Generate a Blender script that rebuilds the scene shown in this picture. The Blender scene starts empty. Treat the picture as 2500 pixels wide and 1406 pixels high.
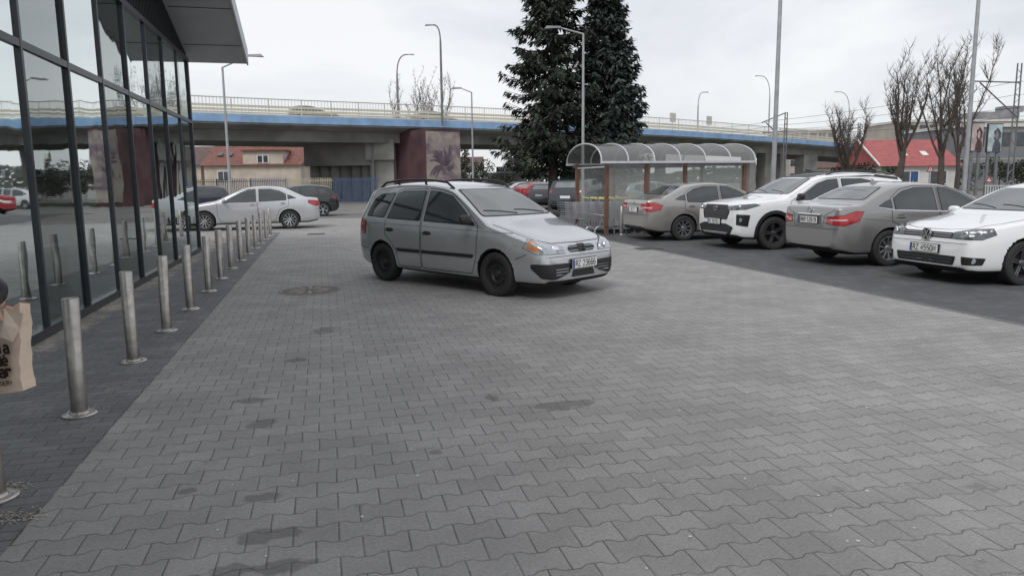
import bpy, bmesh, math, random
from mathutils import Vector, Matrix, noise
from mathutils.bvhtree import BVHTree
from mathutils.geometry import delaunay_2d_cdt
from mathutils.interpolate import poly_3d_calc
random.seed(7)
SC=bpy.context.scene; COL=SC.collection
PI=math.pi; R=math.radians
V=Vector
# ------------------------------------------------------------------ camera geometry
H_EYE=1.55; FPX=1800.0
pitch=math.atan((703-441.2)/FPX); roll=R(0.6)
F_=V((0,math.cos(pitch),-math.sin(pitch))); R0=V((1,0,0)); U0=V((0,math.sin(pitch),math.cos(pitch)))
RR=R0*math.cos(roll)-U0*math.sin(roll); UU=U0*math.cos(roll)+R0*math.sin(roll)
EYE=V((0,0,H_EYE))
def ray(px,py): return F_+RR*((px-1250)/FPX)+UU*((703-py)/FPX)
def G(px,py,z=0.0):
    d=ray(px,py); return EYE+d*((z-H_EYE)/d.z)
def AT(px,py,Y):
    d=ray(px,py); return EYE+d*(Y/d.y)
sd=ray(790,446); S=V((sd.x,sd.y,0)).normalized(); N=V((S.y,-S.x,0))
def P(n,s,z=0.0): return N*n+S*s+V((0,0,z))
def ns(p): return p.dot(N),p.dot(S)
ANG=math.atan2(N.y,N.x)
# ------------------------------------------------------------------ materials
def newmat(name):
    m=bpy.data.materials.new(name); m.use_nodes=True
    nt=m.node_tree; b=nt.nodes['Principled BSDF']; return m,nt,b
def setp(b,**k):
    for kk,v in k.items():
        if kk in b.inputs: b.inputs[kk].default_value=v
MC={}
def M(name,col,rough=.6,metal=0.0,ns_=None,amt=.15,bump=0.0,bs=60.0,coat=0.0,ior=1.5,detail=6):
    if name in MC: return MC[name]
    m,nt,b=newmat(name)
    c=(col[0],col[1],col[2],1)
    setp(b,**{'Base Color':c,'Roughness':rough,'Metallic':metal,'Coat Weight':coat,'IOR':ior,'Coat Roughness':.04})
    tc=nt.nodes.new('ShaderNodeTexCoord')
    if ns_ is None: ns_=3.0
    n=nt.nodes.new('ShaderNodeTexNoise'); n.inputs['Scale'].default_value=ns_; n.inputs['Detail'].default_value=detail
    nt.links.new(tc.outputs['Object'],n.inputs['Vector'])
    mr=nt.nodes.new('ShaderNodeMapRange'); mr.inputs[1].default_value=.3; mr.inputs[2].default_value=.7
    mr.inputs[3].default_value=1-amt; mr.inputs[4].default_value=1+amt
    nt.links.new(n.outputs['Fac'],mr.inputs[0])
    mx=nt.nodes.new('ShaderNodeMix'); mx.data_type='RGBA'; mx.blend_type='MULTIPLY'; mx.inputs[0].default_value=1
    mx.inputs[6].default_value=c; nt.links.new(mr.outputs[0],mx.inputs[7]); nt.links.new(mx.outputs[2],b.inputs['Base Color'])
    if bump>0:
        n2=nt.nodes.new('ShaderNodeTexNoise'); n2.inputs['Scale'].default_value=bs
        nt.links.new(tc.outputs['Object'],n2.inputs['Vector'])
        bp=nt.nodes.new('ShaderNodeBump'); bp.inputs['Strength'].default_value=bump; bp.inputs['Distance'].default_value=.02
        nt.links.new(n2.outputs['Fac'],bp.inputs['Height']); nt.links.new(bp.outputs[0],b.inputs['Normal'])
    MC[name]=m; return m
class E:
    def __init__(s,nt): s.nt=nt
    def m(s,op,a,b=None,c=None,clamp=False):
        n=s.nt.nodes.new('ShaderNodeMath'); n.operation=op; n.use_clamp=clamp
        for i,v in enumerate((a,b,c)):
            if v is None: continue
            if isinstance(v,(int,float)): n.inputs[i].default_value=v
            else: s.nt.links.new(v,n.inputs[i])
        return n.outputs[0]
    def smooth(s,v,lo,hi,a=0.0,b=1.0):
        n=s.nt.nodes.new('ShaderNodeMapRange'); n.interpolation_type='SMOOTHSTEP'
        n.inputs[1].default_value=lo;n.inputs[2].default_value=hi;n.inputs[3].default_value=a;n.inputs[4].default_value=b
        s.nt.links.new(v,n.inputs[0]); return n.outputs[0]
    def noise(s,vec,scale,detail=5,rough=.55,dist=0):
        n=s.nt.nodes.new('ShaderNodeTexNoise'); n.inputs['Scale'].default_value=scale; n.inputs['Detail'].default_value=detail
        n.inputs['Roughness'].default_value=rough; n.inputs['Distortion'].default_value=dist
        s.nt.links.new(vec,n.inputs['Vector']); return n.outputs['Fac']
    def mix(s,f,a,b,mode='MIX'):
        n=s.nt.nodes.new('ShaderNodeMix'); n.data_type='RGBA'; n.blend_type=mode
        for i,v in ((0,f),(6,a),(7,b)):
            if isinstance(v,(int,float)): n.inputs[i].default_value=v
            elif isinstance(v,tuple): n.inputs[i].default_value=v if len(v)==4 else (*v,1)
            else: s.nt.links.new(v,n.inputs[i])
        return n.outputs[2]
def paint(name,col,metal=.0,rough=.3,dirt=.5):
    key='paint_'+name
    if key in MC: return MC[key]
    m=M(key,col,rough,metal,1.0,.015,coat=1.0); nt=m.node_tree; b=nt.nodes['Principled BSDF']; e=E(nt)
    src=b.inputs['Base Color'].links[0].from_socket
    tc=nt.nodes.new('ShaderNodeTexCoord'); sx=nt.nodes.new('ShaderNodeSeparateXYZ'); nt.links.new(tc.outputs['Object'],sx.inputs[0])
    d=e.m('MULTIPLY',e.smooth(sx.outputs[2],.12,.48,1.0,0.0),e.smooth(e.noise(tc.outputs['Object'],3,3,.5),.3,.7,dirt*.5,dirt))
    c=e.mix(d,src,(.20,.19,.175,1)); nt.links.new(c,b.inputs['Base Color'])
    r=e.m('ADD',rough,e.m('MULTIPLY',d,.4)); nt.links.new(r,b.inputs['Roughness'])
    nt.links.new(e.m('SUBTRACT',1.0,e.m('MULTIPLY',d,.9)),b.inputs['Coat Weight'])
    return m
def paving_mat(name,col,col2,joint,L,Hh,amp,var,spots=(),jw=.004,rough=.8,sand=0.0):
    m,nt,b=newmat(name); e=E(nt)
    tc=nt.nodes.new('ShaderNodeTexCoord'); sx=nt.nodes.new('ShaderNodeSeparateXYZ'); nt.links.new(tc.outputs['Object'],sx.inputs[0])
    ob=tc.outputs['Object']
    wob=e.m('MULTIPLY',e.m('SUBTRACT',e.noise(ob,.5,3),.5),.06)
    x=e.m('ADD',sx.outputs[0],wob); y=e.m('ADD',sx.outputs[1],wob)
    k=e.m('FLOOR',e.m('ADD',e.m('DIVIDE',y,Hh),.5))
    km=e.m('FLOORED_MODULO',k,2.0)
    sg=e.m('SUBTRACT',1.0,e.m('MULTIPLY',km,2.0))
    fr=e.m('FRACT',e.m('DIVIDE',x,L))
    tri=e.m('SUBTRACT',e.m('MULTIPLY',e.m('ABSOLUTE',e.m('SUBTRACT',fr,.5)),4.0),1.0)
    T=e.m('MAXIMUM',e.m('MINIMUM',e.m('MULTIPLY',tri,3.0),1.0),-1.0)
    line=e.m('ADD',e.m('MULTIPLY',k,Hh),e.m('MULTIPLY',e.m('MULTIPLY',sg,T),amp))
    dy=e.m('SUBTRACT',y,line)
    r=e.m('ADD',e.m('SUBTRACT',k,1.0),e.m('GREATER_THAN',dy,0.0))
    rm=e.m('FLOORED_MODULO',r,2.0)
    q=e.m('ADD',e.m('DIVIDE',x,L),e.m('MULTIPLY',e.m('SUBTRACT',1.0,rm),.5))
    dx=e.m('MULTIPLY',e.m('SUBTRACT',.5,e.m('ABSOLUTE',e.m('SUBTRACT',e.m('FRACT',q),.5))),L)
    d=e.m('MINIMUM',e.m('ABSOLUTE',dy),dx)
    cid=nt.nodes.new('ShaderNodeCombineXYZ'); nt.links.new(r,cid.inputs[0]); nt.links.new(e.m('FLOOR',q),cid.inputs[1])
    wn=nt.nodes.new('ShaderNodeTexWhiteNoise'); wn.noise_dimensions='2D'; nt.links.new(cid.outputs[0],wn.inputs['Vector'])
    rnd=wn.outputs['Value']
    base=e.mix(e.noise(ob,.35,6,.6),col,col2)
    f1=e.m('ADD',1-var/2,e.m('MULTIPLY',rnd,var))
    f2=e.smooth(e.noise(ob,55,4,.7),.25,.75,.84,1.14)
    f3=e.smooth(e.noise(ob,1.3,7,.68),.3,.7,.86,1.10)
    fac=e.m('MULTIPLY',e.m('MULTIPLY',f1,f2),f3)
    st=e.smooth(e.noise(ob,2.3,4,.6,.4),.66,.72,1.0,.76)
    fac=e.m('MULTIPLY',fac,st)
    st=e.smooth(e.noise(ob,7.0,3,.6,.2),.70,.74,1.0,.74)
    fac=e.m('MULTIPLY',fac,st)
    for (a,bb,rx,ry) in spots:
        ddx=e.m('DIVIDE',e.m('SUBTRACT',sx.outputs[0],a),rx); ddy=e.m('DIVIDE',e.m('SUBTRACT',sx.outputs[1],bb),ry)
        dd=e.m('SQRT',e.m('ADD',e.m('MULTIPLY',ddx,ddx),e.m('MULTIPLY',ddy,ddy)))
        dd=e.m('ADD',dd,e.m('MULTIPLY',e.m('SUBTRACT',e.noise(ob,9,3),.5),1.6))
        fac=e.m('MULTIPLY',fac,e.smooth(dd,.70,1.0,.62,1.0))
    cm=nt.nodes.new('ShaderNodeCombineColor')
    for i in range(3): nt.links.new(fac,cm.inputs[i])
    c=e.mix(1.0,base,cm.outputs[0],'MULTIPLY')
    if sand>0:
        sn=e.m('MULTIPLY',e.smooth(e.noise(ob,1.1,6,.7),.56,.68),sand)
        c=e.mix(sn,c,(.40,.36,.30,1))
        wl=e.m('MULTIPLY',e.smooth(e.m('ADD',sx.outputs[0],e.m('MULTIPLY',e.noise(ob,3.5,6,.7),-.55)),SANDN+.0,SANDN+.18,.85,0.0),e.smooth(e.noise(ob,2.2,5,.65),.40,.60))
        c=e.mix(wl,c,(.43,.38,.31,1))
    sp=e.smooth(e.noise(ob,18,2,.5),.76,.80)
    c=e.mix(e.m('MULTIPLY',sp,.4),c,(.55,.54,.51,1))
    jm=e.smooth(d,jw*.4,jw*1.3)
    jn=e.smooth(e.noise(ob,3.1,4,.6),.35,.65,.05,.5)
    c2=e.mix(jn,joint,c); c=e.mix(jm,c2,c)
    nt.links.new(c,b.inputs['Base Color']); setp(b,Roughness=rough)
    hgt=e.m('ADD',e.smooth(d,0,.009),e.m('MULTIPLY',e.noise(ob,120,3),.25))
    hgt=e.m('ADD',hgt,e.m('MULTIPLY',rnd,.35))
    bp=nt.nodes.new('ShaderNodeBump'); bp.inputs['Strength'].default_value=.45; bp.inputs['Distance'].default_value=.006
    nt.links.new(hgt,bp.inputs['Height']); nt.links.new(bp.outputs[0],b.inputs['Normal'])
    return m
def glassy(name,tint,alpha,rough=.03,col=(.5,.5,.5)):
    m,nt,b=newmat(name)
    setp(b,**{'Base Color':(*col,1),'Roughness':rough})
    tr=nt.nodes.new('ShaderNodeBsdfTransparent'); tr.inputs[0].default_value=(*tint,1)
    mx=nt.nodes.new('ShaderNodeMixShader'); mx.inputs[0].default_value=alpha
    nt.links.new(tr.outputs[0],mx.inputs[1]); nt.links.new(b.outputs[0],mx.inputs[2])
    nt.links.new(mx.outputs[0],nt.nodes['Material Output'].inputs[0]); return m
# ------------------------------------------------------------------ mesh collector
class MB:
    def __init__(s): s.v=[]; s.f=[]
    def add(s,vs,fs):
        o=len(s.v); s.v+= [tuple(p) for p in vs]; s.f+=[tuple(i+o for i in f) for f in fs]; return s
    def box(s,c,size,rot=0.0,m=None):
        hx,hy,hz=size[0]/2,size[1]/2,size[2]/2
        cr,sr=math.cos(rot),math.sin(rot); vs=[]
        for dx,dy,dz in ((-1,-1,-1),(1,-1,-1),(1,1,-1),(-1,1,-1),(-1,-1,1),(1,-1,1),(1,1,1),(-1,1,1)):
            x,y=dx*hx,dy*hy; vs.append(V((c[0]+x*cr-y*sr,c[1]+x*sr+y*cr,c[2]+dz*hz)))
        if m: vs=[m@p for p in vs]
        return s.add(vs,[(0,3,2,1),(4,5,6,7),(0,1,5,4),(1,2,6,5),(2,3,7,6),(3,0,4,7)])
    def quad(s,a,b,c,d): return s.add([a,b,c,d],[(0,1,2,3)])
    def poly(s,pts): return s.add(pts,[tuple(range(len(pts)))])
    def tube(s,pts,rad,n=6,cap=True):
        pts=[V(p) for p in pts]
        if isinstance(rad,(int,float)): rad=[rad]*len(pts)
        vs=[];prev=None
        for i,p in enumerate(pts):
            t=(pts[min(i+1,len(pts)-1)]-pts[max(i-1,0)])
            if t.length<1e-9: t=V((0,0,1))
            t.normalize()
            if prev is None:
                u=t.cross(V((0,0,1)))
                if u.length<.1: u=t.cross(V((1,0,0)))
            else: u=prev-t*prev.dot(t)
            u.normalize(); prev=u; w=t.cross(u)
            for j in range(n):
                a=2*PI*j/n; vs.append(p+(u*math.cos(a)+w*math.sin(a))*rad[i])
        fs=[]
        for i in range(len(pts)-1):
            for j in range(n):
                a=i*n+j;b=i*n+(j+1)%n; fs.append((a,b,b+n,a+n))
        if cap: fs.append(tuple(range(n-1,-1,-1))); fs.append(tuple((len(pts)-1)*n+j for j in range(n)))
        return s.add(vs,fs)
    def lathe(s,prof,n=32,axis='z',c=(0,0,0)):
        vs=[];c=V(c)
        for (r,h) in prof:
            for j in range(n):
                a=2*PI*j/n
                if axis=='z': vs.append(c+V((r*math.cos(a),r*math.sin(a),h)))
                else: vs.append(c+V((r*math.cos(a),h,r*math.sin(a))))
        fs=[]
        for i in range(len(prof)-1):
            for j in range(n):
                a=i*n+j;b=i*n+(j+1)%n; fs.append((a,b,b+n,a+n) if axis=='z' else (a,a+n,b+n,b))
        return s.add(vs,fs)
    def prism(s,poly,a,b):
        n=len(poly); vs=[V(p)+V(a) for p in poly]+[V(p)+V(b) for p in poly]
        fs=[tuple(range(n-1,-1,-1)),tuple(range(n,2*n))]+[(i,(i+1)%n,(i+1)%n+n,i+n) for i in range(n)]
        return s.add(vs,fs)
    def build(s,name,mat,parent=None,smooth=False,bevel=0,angle=40):
        me=bpy.data.meshes.new(name); me.from_pydata(s.v,[],s.f); 
        bm=bmesh.new(); bm.from_mesh(me); bmesh.ops.recalc_face_normals(bm,faces=bm.faces)
        if bevel>0:
            bmesh.ops.remove_doubles(bm,verts=bm.verts,dist=1e-5)
            bmesh.ops.bevel(bm,geom=[x for x in bm.edges if x.is_manifold and x.calc_face_angle(0)>.5],offset=bevel,segments=2,affect='EDGES',profile=.5)
        bm.to_mesh(me); bm.free()
        if smooth:
            me.polygons.foreach_set('use_smooth',[True]*len(me.polygons)); me.set_sharp_from_angle(angle=R(angle))
        o=bpy.data.objects.new(name,me); COL.objects.link(o)
        if mat: me.materials.append(mat)
        if parent: o.parent=parent
        return o
def tag(o,label=None,cat=None,group=None,kind=None):
    if label: o['label']=label
    if cat: o['category']=cat
    if group: o['group']=group
    if kind: o['kind']=kind
    return o
def empty(name,loc,rz=0,label=None,cat=None,group=None):
    o=bpy.data.objects.new(name,None); COL.objects.link(o); o.location=loc; o.rotation_euler=(0,0,rz); o.empty_display_size=.2
    return tag(o,label,cat,group)
def kids(o): return [c for c in bpy.data.objects if c.parent==o]
def dup(o,parent=None,loc=None,rz=None,label=None):
    c=o.copy(); COL.objects.link(c); c.parent=parent
    if loc is not None: c.location=loc
    if rz is not None: c.rotation_euler=(0,0,rz)
    if label: c['label']=label
    for ch in kids(o): dup(ch,c)
    return c
def text_mesh(txt,size,mat,name,parent,mtx,sx=1.0,extr=.0015,bold=.012):
    cu=bpy.data.curves.new(name,'FONT'); cu.body=txt; cu.size=size; cu.align_x='CENTER'; cu.align_y='CENTER'; cu.extrude=extr; cu.offset=size*bold
    t=bpy.data.objects.new(name,cu); COL.objects.link(t)
    dg=bpy.context.evaluated_depsgraph_get(); me=bpy.data.meshes.new_from_object(t.evaluated_get(dg))
    bpy.data.objects.remove(t); 
    me.transform(mtx@Matrix.Diagonal((sx,1,1,1)))
    me.materials.clear(); me.materials.append(mat)
    o=bpy.data.objects.new(name,me); COL.objects.link(o); o.parent=parent; return o
def eval_mesh(o):
    dg=bpy.context.evaluated_depsgraph_get(); return bpy.data.meshes.new_from_object(o.evaluated_get(dg))
# materials palette
BLK=M('black_plastic',(.02,.02,.021),.45,0,40,.2)
RUB=M('tyre_rubber',(.028,.028,.028),.75,0,20,.25,bump=.3,bs=150)
GLS=M('car_glass',(.026,.032,.033),.03,0,3,.3,ior=1.9)
GLW=M('windscreen_glass',(.07,.082,.084),.03,0,2.2,.5,ior=2.7)
SEAM=M('dark_gap',(.01,.01,.01),.8)
CHR=M('chrome',(.78,.79,.81),.12,1.0)
ALY=M('alloy_metal',(.56,.57,.59),.28,.85)
ALD=M('dark_alloy',(.16,.16,.17),.3,.8)
STW=M('steel_wheel_black',(.035,.035,.037),.5,.2)
BRK=M('brake_disc',(.05,.05,.05),.5,.5)
HEAD=M('headlight_glass',(.46,.48,.51),.08,.5,18,.15,coat=1)
HEADD=M('headlight_smoked',(.12,.13,.14),.06,.4,12,.2,coat=1)
LAMPI=M('lamp_reflector',(.85,.86,.88),.1,.9)
ORG=M('amber_lens',(.60,.22,.06),.15,0,20,.12,coat=1)
REDL=M('red_lens',(.40,.012,.018),.12,0,12,.15,coat=1)
WHL=M('white_lens',(.62,.50,.50),.15,0,15,.1,coat=1)
PLW=M('plate_white',(.82,.82,.80),.4,0,30,.03)
PLB=M('plate_blue',(.02,.06,.35),.4)
PLT=M('plate_ink',(.012,.012,.012),.5)
WELL=M('wheel_well',(.012,.012,.012),.9)
GLY={'R':[[(0,0),(0,1),(.7,1),(.95,.88),(.95,.62),(.7,.5),(0,.5)],[(.5,.5),(1,0)]],
'Z':[[(0,1),(1,1),(0,0),(1,0)]],'K':[[(0,0),(0,1)],[(1,1),(.05,.45)],[(.35,.62),(1,0)]],
'2':[[(0,.78),(.15,1),(.85,1),(1,.8),(1,.6),(0,0),(1,0)]],'3':[[(0,1),(1,1),(.45,.6),(.9,.55),(1,.3),(.8,0),(.15,0),(0,.18)]],
'6':[[(.95,.9),(.7,1),(.3,1),(0,.7),(0,.25),(.2,0),(.8,0),(1,.25),(.85,.55),(.2,.55),(0,.35)]],
'5':[[(.95,1),(.1,1),(.05,.55),(.75,.58),(1,.35),(.85,.03),(.1,0)]],'9':[[(.05,.08),(.3,0),(.7,0),(1,.3),(1,.75),(.8,1),(.2,1),(0,.75),(.15,.45),(.8,.45),(1,.65)]],
'1':[[(.2,.75),(.6,1),(.6,0)]],'7':[[(0,1),(1,1),(.35,0)]],'4':[[(.75,0),(.75,1),(0,.3),(1,.3)]],'0':[[(.25,0),(.0,.25),(0,.75),(.25,1),(.75,1),(1,.75),(1,.25),(.75,0),(.25,0)]],
'M':[[(0,0),(0,1),(.5,.4),(1,1),(1,0)]],'E':[[(1,1),(0,1),(0,0),(1,0)],[(0,.5),(.8,.5)]],'C':[[(1,.85),(.75,1),(.25,1),(0,.75),(0,.25),(.25,0),(.75,0),(1,.15)]],
'b':[[(0,1.5),(0,0),(.8,0),(1,.2),(1,.8),(.8,1),(0,1)]],'l':[[(.5,1.5),(.5,0)]],'a':[[(0,1),(.8,1),(1,.8),(1,0),(.2,0),(0,.25),(.2,.55),(1,.55)]],
'd':[[(1,1.5),(1,0),(.2,0),(0,.2),(0,.8),(.2,1),(1,1)]],'e':[[(0,.5),(1,.5),(1,.8),(.8,1),(.2,1),(0,.8),(0,.2),(.2,0),(1,0)],[(.3,1.3),(.7,1.55)]],
'm':[[(0,0),(0,1),(.4,1),(.5,.85),(.5,0)],[(.5,.85),(.6,1),(.9,1),(1,.85),(1,0)]],'r':[[(.1,0),(.1,1),(.9,1),(.95,.7)]],
'L':[[(0,1),(0,0),(1,0)]],'D':[[(0,0),(0,1),(.6,1),(1,.7),(1,.3),(.6,0),(0,0)]],'W':[[(0,1),(.25,0),(.5,.7),(.75,0),(1,1)]]}
def stroke_text(txt,m,parent,width=.44,h=.076,w=.0125,mat=None,name='plate_lettering'):
    b=MB(); unit=width/(len(txt)-.45*txt.count(' ')); x=-width/2
    for ch in txt:
        if ch==' ': x+=unit*.55; continue
        gw=unit*.70
        for st in GLY.get(ch,[]):
            q=[V((x+p[0]*gw,-h/2+p[1]*h)) for p in st]; L=[];Rr=[]
            for i,p in enumerate(q):
                a=(q[i]-q[i-1]).normalized() if i else None; c=(q[i+1]-q[i]).normalized() if i<len(q)-1 else None
                if a is None: t=c; k=1
                elif c is None: t=a; k=1
                else:
                    t=(a+c); t=t.normalized() if t.length>.2 else c; k=min(1.6,1/max(.4,abs(t.dot(c))))
                nn=V((-t.y,t.x))*w/2*k; L.append(p+nn); Rr.append(p-nn)
            vs=[]; 
            for a,c in zip(L,Rr): vs+= [m@V((a.x,a.y,0)),m@V((c.x,c.y,0))]
            b.add(vs,[(2*i,2*i+1,2*i+3,2*i+2) for i in range(len(q)-1)])
        x+=unit
    return b.build(name,mat or PLT,parent)
# ------------------------------------------------------------------ car builder
def interp(pl,x):
    if x>=pl[0][0]: return pl[0][1]
    for (x0,v0),(x1,v1) in zip(pl,pl[1:]):
        if x1<=x<=x0: return v0+(v1-v0)*((x0-x)/(x0-x1) if x0!=x1 else 0)
    return pl[-1][1]
def rp(poly,r,seg=4):
    out=[];n=len(poly)
    for i in range(n):
        p=V(poly[i]);a=V(poly[i-1])-p;b=V(poly[(i+1)%n])-p
        rr=min(r,a.length*.45,b.length*.45); a=p+a.normalized()*rr; b=p+b.normalized()*rr
        for k in range(seg+1):
            t=k/seg; out.append(tuple(a*(1-t)**2+p*2*t*(1-t)+b*t*t))
    return out
def resample(poly,h,closed=True):
    out=[];n=len(poly)
    for i in range(n if closed else n-1):
        a=V(poly[i]);b=V(poly[(i+1)%n]);k=max(1,int((b-a).length/h+.5))
        for j in range(k): out.append(tuple(a.lerp(b,j/k)))
    if not closed: out.append(tuple(poly[-1]))
    return out
def inside(p,poly):
    x,y=p;c=False;n=len(poly);j=n-1
    for i in range(n):
        xi,yi=poly[i];xj,yj=poly[j]
        if (yi>y)!=(yj>y) and x<(xj-xi)*(y-yi)/(yj-yi)+xi: c=not c
        j=i
    return c
class Car:
    def __init__(s,name,label,cat,sp,pm,loc,head,group=None,lvl=3,wheel='alloy5',wmat=None,detail=True):
        s.sp=sp; s.root=empty(name,loc,head,label,cat,group); s.detail=detail; s.h=.05 if lvl>=3 else .12
        sil,wp,bt,bl=sp['sil'],sp['w'],sp['bot'],sp['belt']; tum=sp.get('tum',.36)
        xs=sorted({x for x,_ in sil}|{x for x,_ in wp}|{x for x,_ in bt},reverse=True)
        xx=[xs[0]]
        for x in xs[1:]:
            if xx[-1]-x<.018 and x!=xs[-1]: continue
            g=xx[-1]-x
            if g>.4:
                k=int(g/.3); 
                for j in range(1,k): xx.append(xx[-1]-g/k)
            xx.append(x)
        bm=bmesh.new(); cl=bm.edges.layers.float.get('crease_edge') or bm.edges.layers.float.new('crease_edge'); rings=[]
        for x in xx:
            zt=interp(sil,x); w=interp(wp,x); zb=interp(bt,x); be=interp(bl,x)
            cr=interp(sp.get('crown',[(9,.04)]),x); zed=zt-cr; zbl=min(be,zed-.03); h=zed-zbl
            wt=.965*w-tum*h-.02
            mid=zb+.5*(zbl-zb)
            half=[(0,zb),(.7*w,zb),(.93*w,zb+.015),(.975*w,zb+.1),(1.0*w,mid),(.99*w,zbl-.09),(.965*w,zbl),((.965*w+wt)/2+.008,(zbl+zed)/2),(wt,zed),(wt*.86,zed+.55*cr),(wt*.48,zed+.92*cr),(0,zt)]
            full=half+[(-y,z) for y,z in reversed(half[1:-1])]
            rings.append([bm.verts.new((x,y,z)) for y,z in full])
        n=22
        for a,b in zip(rings,rings[1:]):
            for j in range(n): bm.faces.new((a[j],a[(j+1)%n],b[(j+1)%n],b[j]))
            for j in (6,16,8,14):
                e=bm.edges.get((a[j],b[j])); e[cl]=.5
        for rg in (rings[0],rings[-1]):
            bm.faces.new((rg[0],rg[1],rg[21])); 
            for i in range(1,10): bm.faces.new((rg[i],rg[i+1],rg[22-i-1],rg[22-i]))
            bm.faces.new((rg[10],rg[11],rg[12]))
        bmesh.ops.recalc_face_normals(bm,faces=bm.faces)
        me=bpy.data.meshes.new('body'); bm.to_mesh(me); bm.free()
        o=bpy.data.objects.new('body',me); COL.objects.link(o)
        md=o.modifiers.new('s','SUBSURF'); md.levels=min(lvl,3); md.render_levels=min(lvl,3)
        me2=eval_mesh(o); o.modifiers.clear(); o.data=me2
        s.vs=[v.co.copy() for v in me2.vertices]; s.nm=[v.normal.copy() for v in me2.vertices]
        s.pl=[tuple(p.vertices) for p in me2.polygons]
        s.bvh=BVHTree.FromPolygons(s.vs,s.pl)
        r=sp['r']; ra=r+sp.get('gap',.04); xw=(sp['xf'],sp['xr'])
        cut=MB()
        for x in xw:
            W=interp(wp,x)
            for sy in (1,-1):
                y0=(W-.30) if sy>0 else -(W-.30)-.42
                vs=[];m=36
                for yy in (y0,y0+.42):
                    for j in range(m):
                        a=2*PI*j/m; vs.append(V((x+ra*math.cos(a),yy,r+.01+ra*math.sin(a))))
                cut.add(vs,[tuple(range(m)),tuple(range(2*m-1,m-1,-1))]+[(j,j+m,(j+1)%m+m,(j+1)%m) for j in range(m)])
        co=cut.build('cut',None)
        md=o.modifiers.new('b','BOOLEAN'); md.operation='DIFFERENCE'; md.object=co; md.solver='EXACT'
        me3=eval_mesh(o); o.modifiers.clear(); o.data=me3
        bpy.data.objects.remove(co)
        me3.materials.clear(); me3.materials.append(pm); me3.materials.append(WELL)
        for p in me3.polygons:
            c=p.center; dk=False
            for x in xw:
                if math.hypot(c.x-x,c.z-r-.01)<ra+.004: dk=True
            if p.normal.z<-.6 and c.z<.35: dk=True
            p.material_index=1 if dk else 0; p.use_smooth=True
        me3.set_sharp_from_angle(angle=R(42))
        o.parent=s.root; s.body=o; s.pm=pm
        for x in xw:
            W=interp(wp,x)
            for sy in (1,-1): make_wheel(s.root,x,sy*(W-.115),sy,r,wheel,wmat or ALY)
    def hit(s,a,b,e,lat,up,off):
        o=lat*a+up*b+e*6; loc,nr,ix,d=s.bvh.ray_cast(o,-e)
        if loc is None or d>6.9+abs(e.x)*1.0:
            loc,nr,ix,d=s.bvh.find_nearest(lat*a+up*b+e*.8)
        poly=s.pl[ix]; w=poly_3d_calc([s.vs[i] for i in poly],loc); n=V((0,0,0))
        for ww,i in zip(w,poly): n+=s.nm[i]*ww
        n.normalize(); return loc+n*off,n
    def axes(s,e):
        e=V(e).normalized()
        lat=V((0,0,1)).cross(e) if abs(e.z)<.95 else V((0,1,0)).cross(e)*-1
        lat.normalize(); return e,lat,e.cross(lat)
    def decal(s,pts3,e,mat,name,off=.004,parent=None,r=.0):
        e,lat,up=s.axes(e)
        p2=[(V(p).dot(lat),V(p).dot(up)) for p in pts3]
        if r>0: p2=rp(p2,r)
        p2=resample(p2,s.h)
        q=[]
        for p in p2:
            if not q or (V(p)-V(q[-1])).length>1e-4: q.append(p)
        if (V(q[0])-V(q[-1])).length<1e-4: q.pop()
        p2=q
        x0=min(p[0] for p in p2);x1=max(p[0] for p in p2);y0=min(p[1] for p in p2);y1=max(p[1] for p in p2)
        g=[];h=s.h
        yy=y0+h*.5
        while yy<y1:
            xx=x0+h*.5
            while xx<x1:
                if inside((xx,yy),p2) and min((V((xx,yy))-V(p)).length for p in p2)>h*.35: g.append((xx,yy))
                xx+=h
            yy+=h
        n=len(p2)
        res=delaunay_2d_cdt([V(p) for p in p2+g],[],[list(range(n))],1,1e-6)
        vv,ff=res[0],res[2]
        return s._mk([(v.x,v.y) for v in vv],[tuple(f) for f in ff],e,lat,up,off,mat,name,parent)
    def _mk(s,pts,faces,e,lat,up,off,mat,name,parent):
        hs=[s.hit(a,b,e,lat,up,off) for a,b in pts]
        me=bpy.data.meshes.new(name); me.from_pydata([h[0] for h in hs],[],faces); me.materials.append(mat)
        if me.polygons and sum(p.normal.dot(e) for p in me.polygons)<0: me.flip_normals()
        me.polygons.foreach_set('use_smooth',[True]*len(me.polygons))
        try: me.normals_split_custom_set_from_vertices([h[1] for h in hs])
        except Exception as ex: pass
        o=bpy.data.objects.new(name,me); COL.objects.link(o); o.parent=parent or s.root; return o
    def stroke(s,pts3,e,w,mat,name,off=.005,parent=None,closed=False):
        e,lat,up=s.axes(e); p2=[(V(p).dot(lat),V(p).dot(up)) for p in pts3]
        p2=resample(p2,s.h*.8,closed); n=len(p2); pts=[];fs=[]
        for i in range(n):
            a=V(p2[(i-1)%n] if (closed or i>0) else p2[i]); b=V(p2[(i+1)%n] if (closed or i<n-1) else p2[i])
            t=(b-a); t=t.normalized() if t.length>0 else V((1,0)); q=V((-t.y,t.x))*w/2; p=V(p2[i]); pts+=[tuple(p+q),tuple(p-q)]
        for i in range(n if closed else n-1):
            j=(i+1)%n; fs.append((2*i,2*i+1,2*j+1,2*j))
        return s._mk(pts,fs,e,lat,up,off,mat,name,parent)
    def side(s,poly,sy,mat,name,off=.004,parent=None,r=.02): return s.decal([(x,0,z) for x,z in poly],(0,sy,0),mat,name,off,parent,r)
    def fb(s,poly,f,mat,name,off=.004,parent=None,r=.01): return s.decal([(0,y,z) for y,z in poly],(f,0,0),mat,name,off,parent,r)
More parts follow.
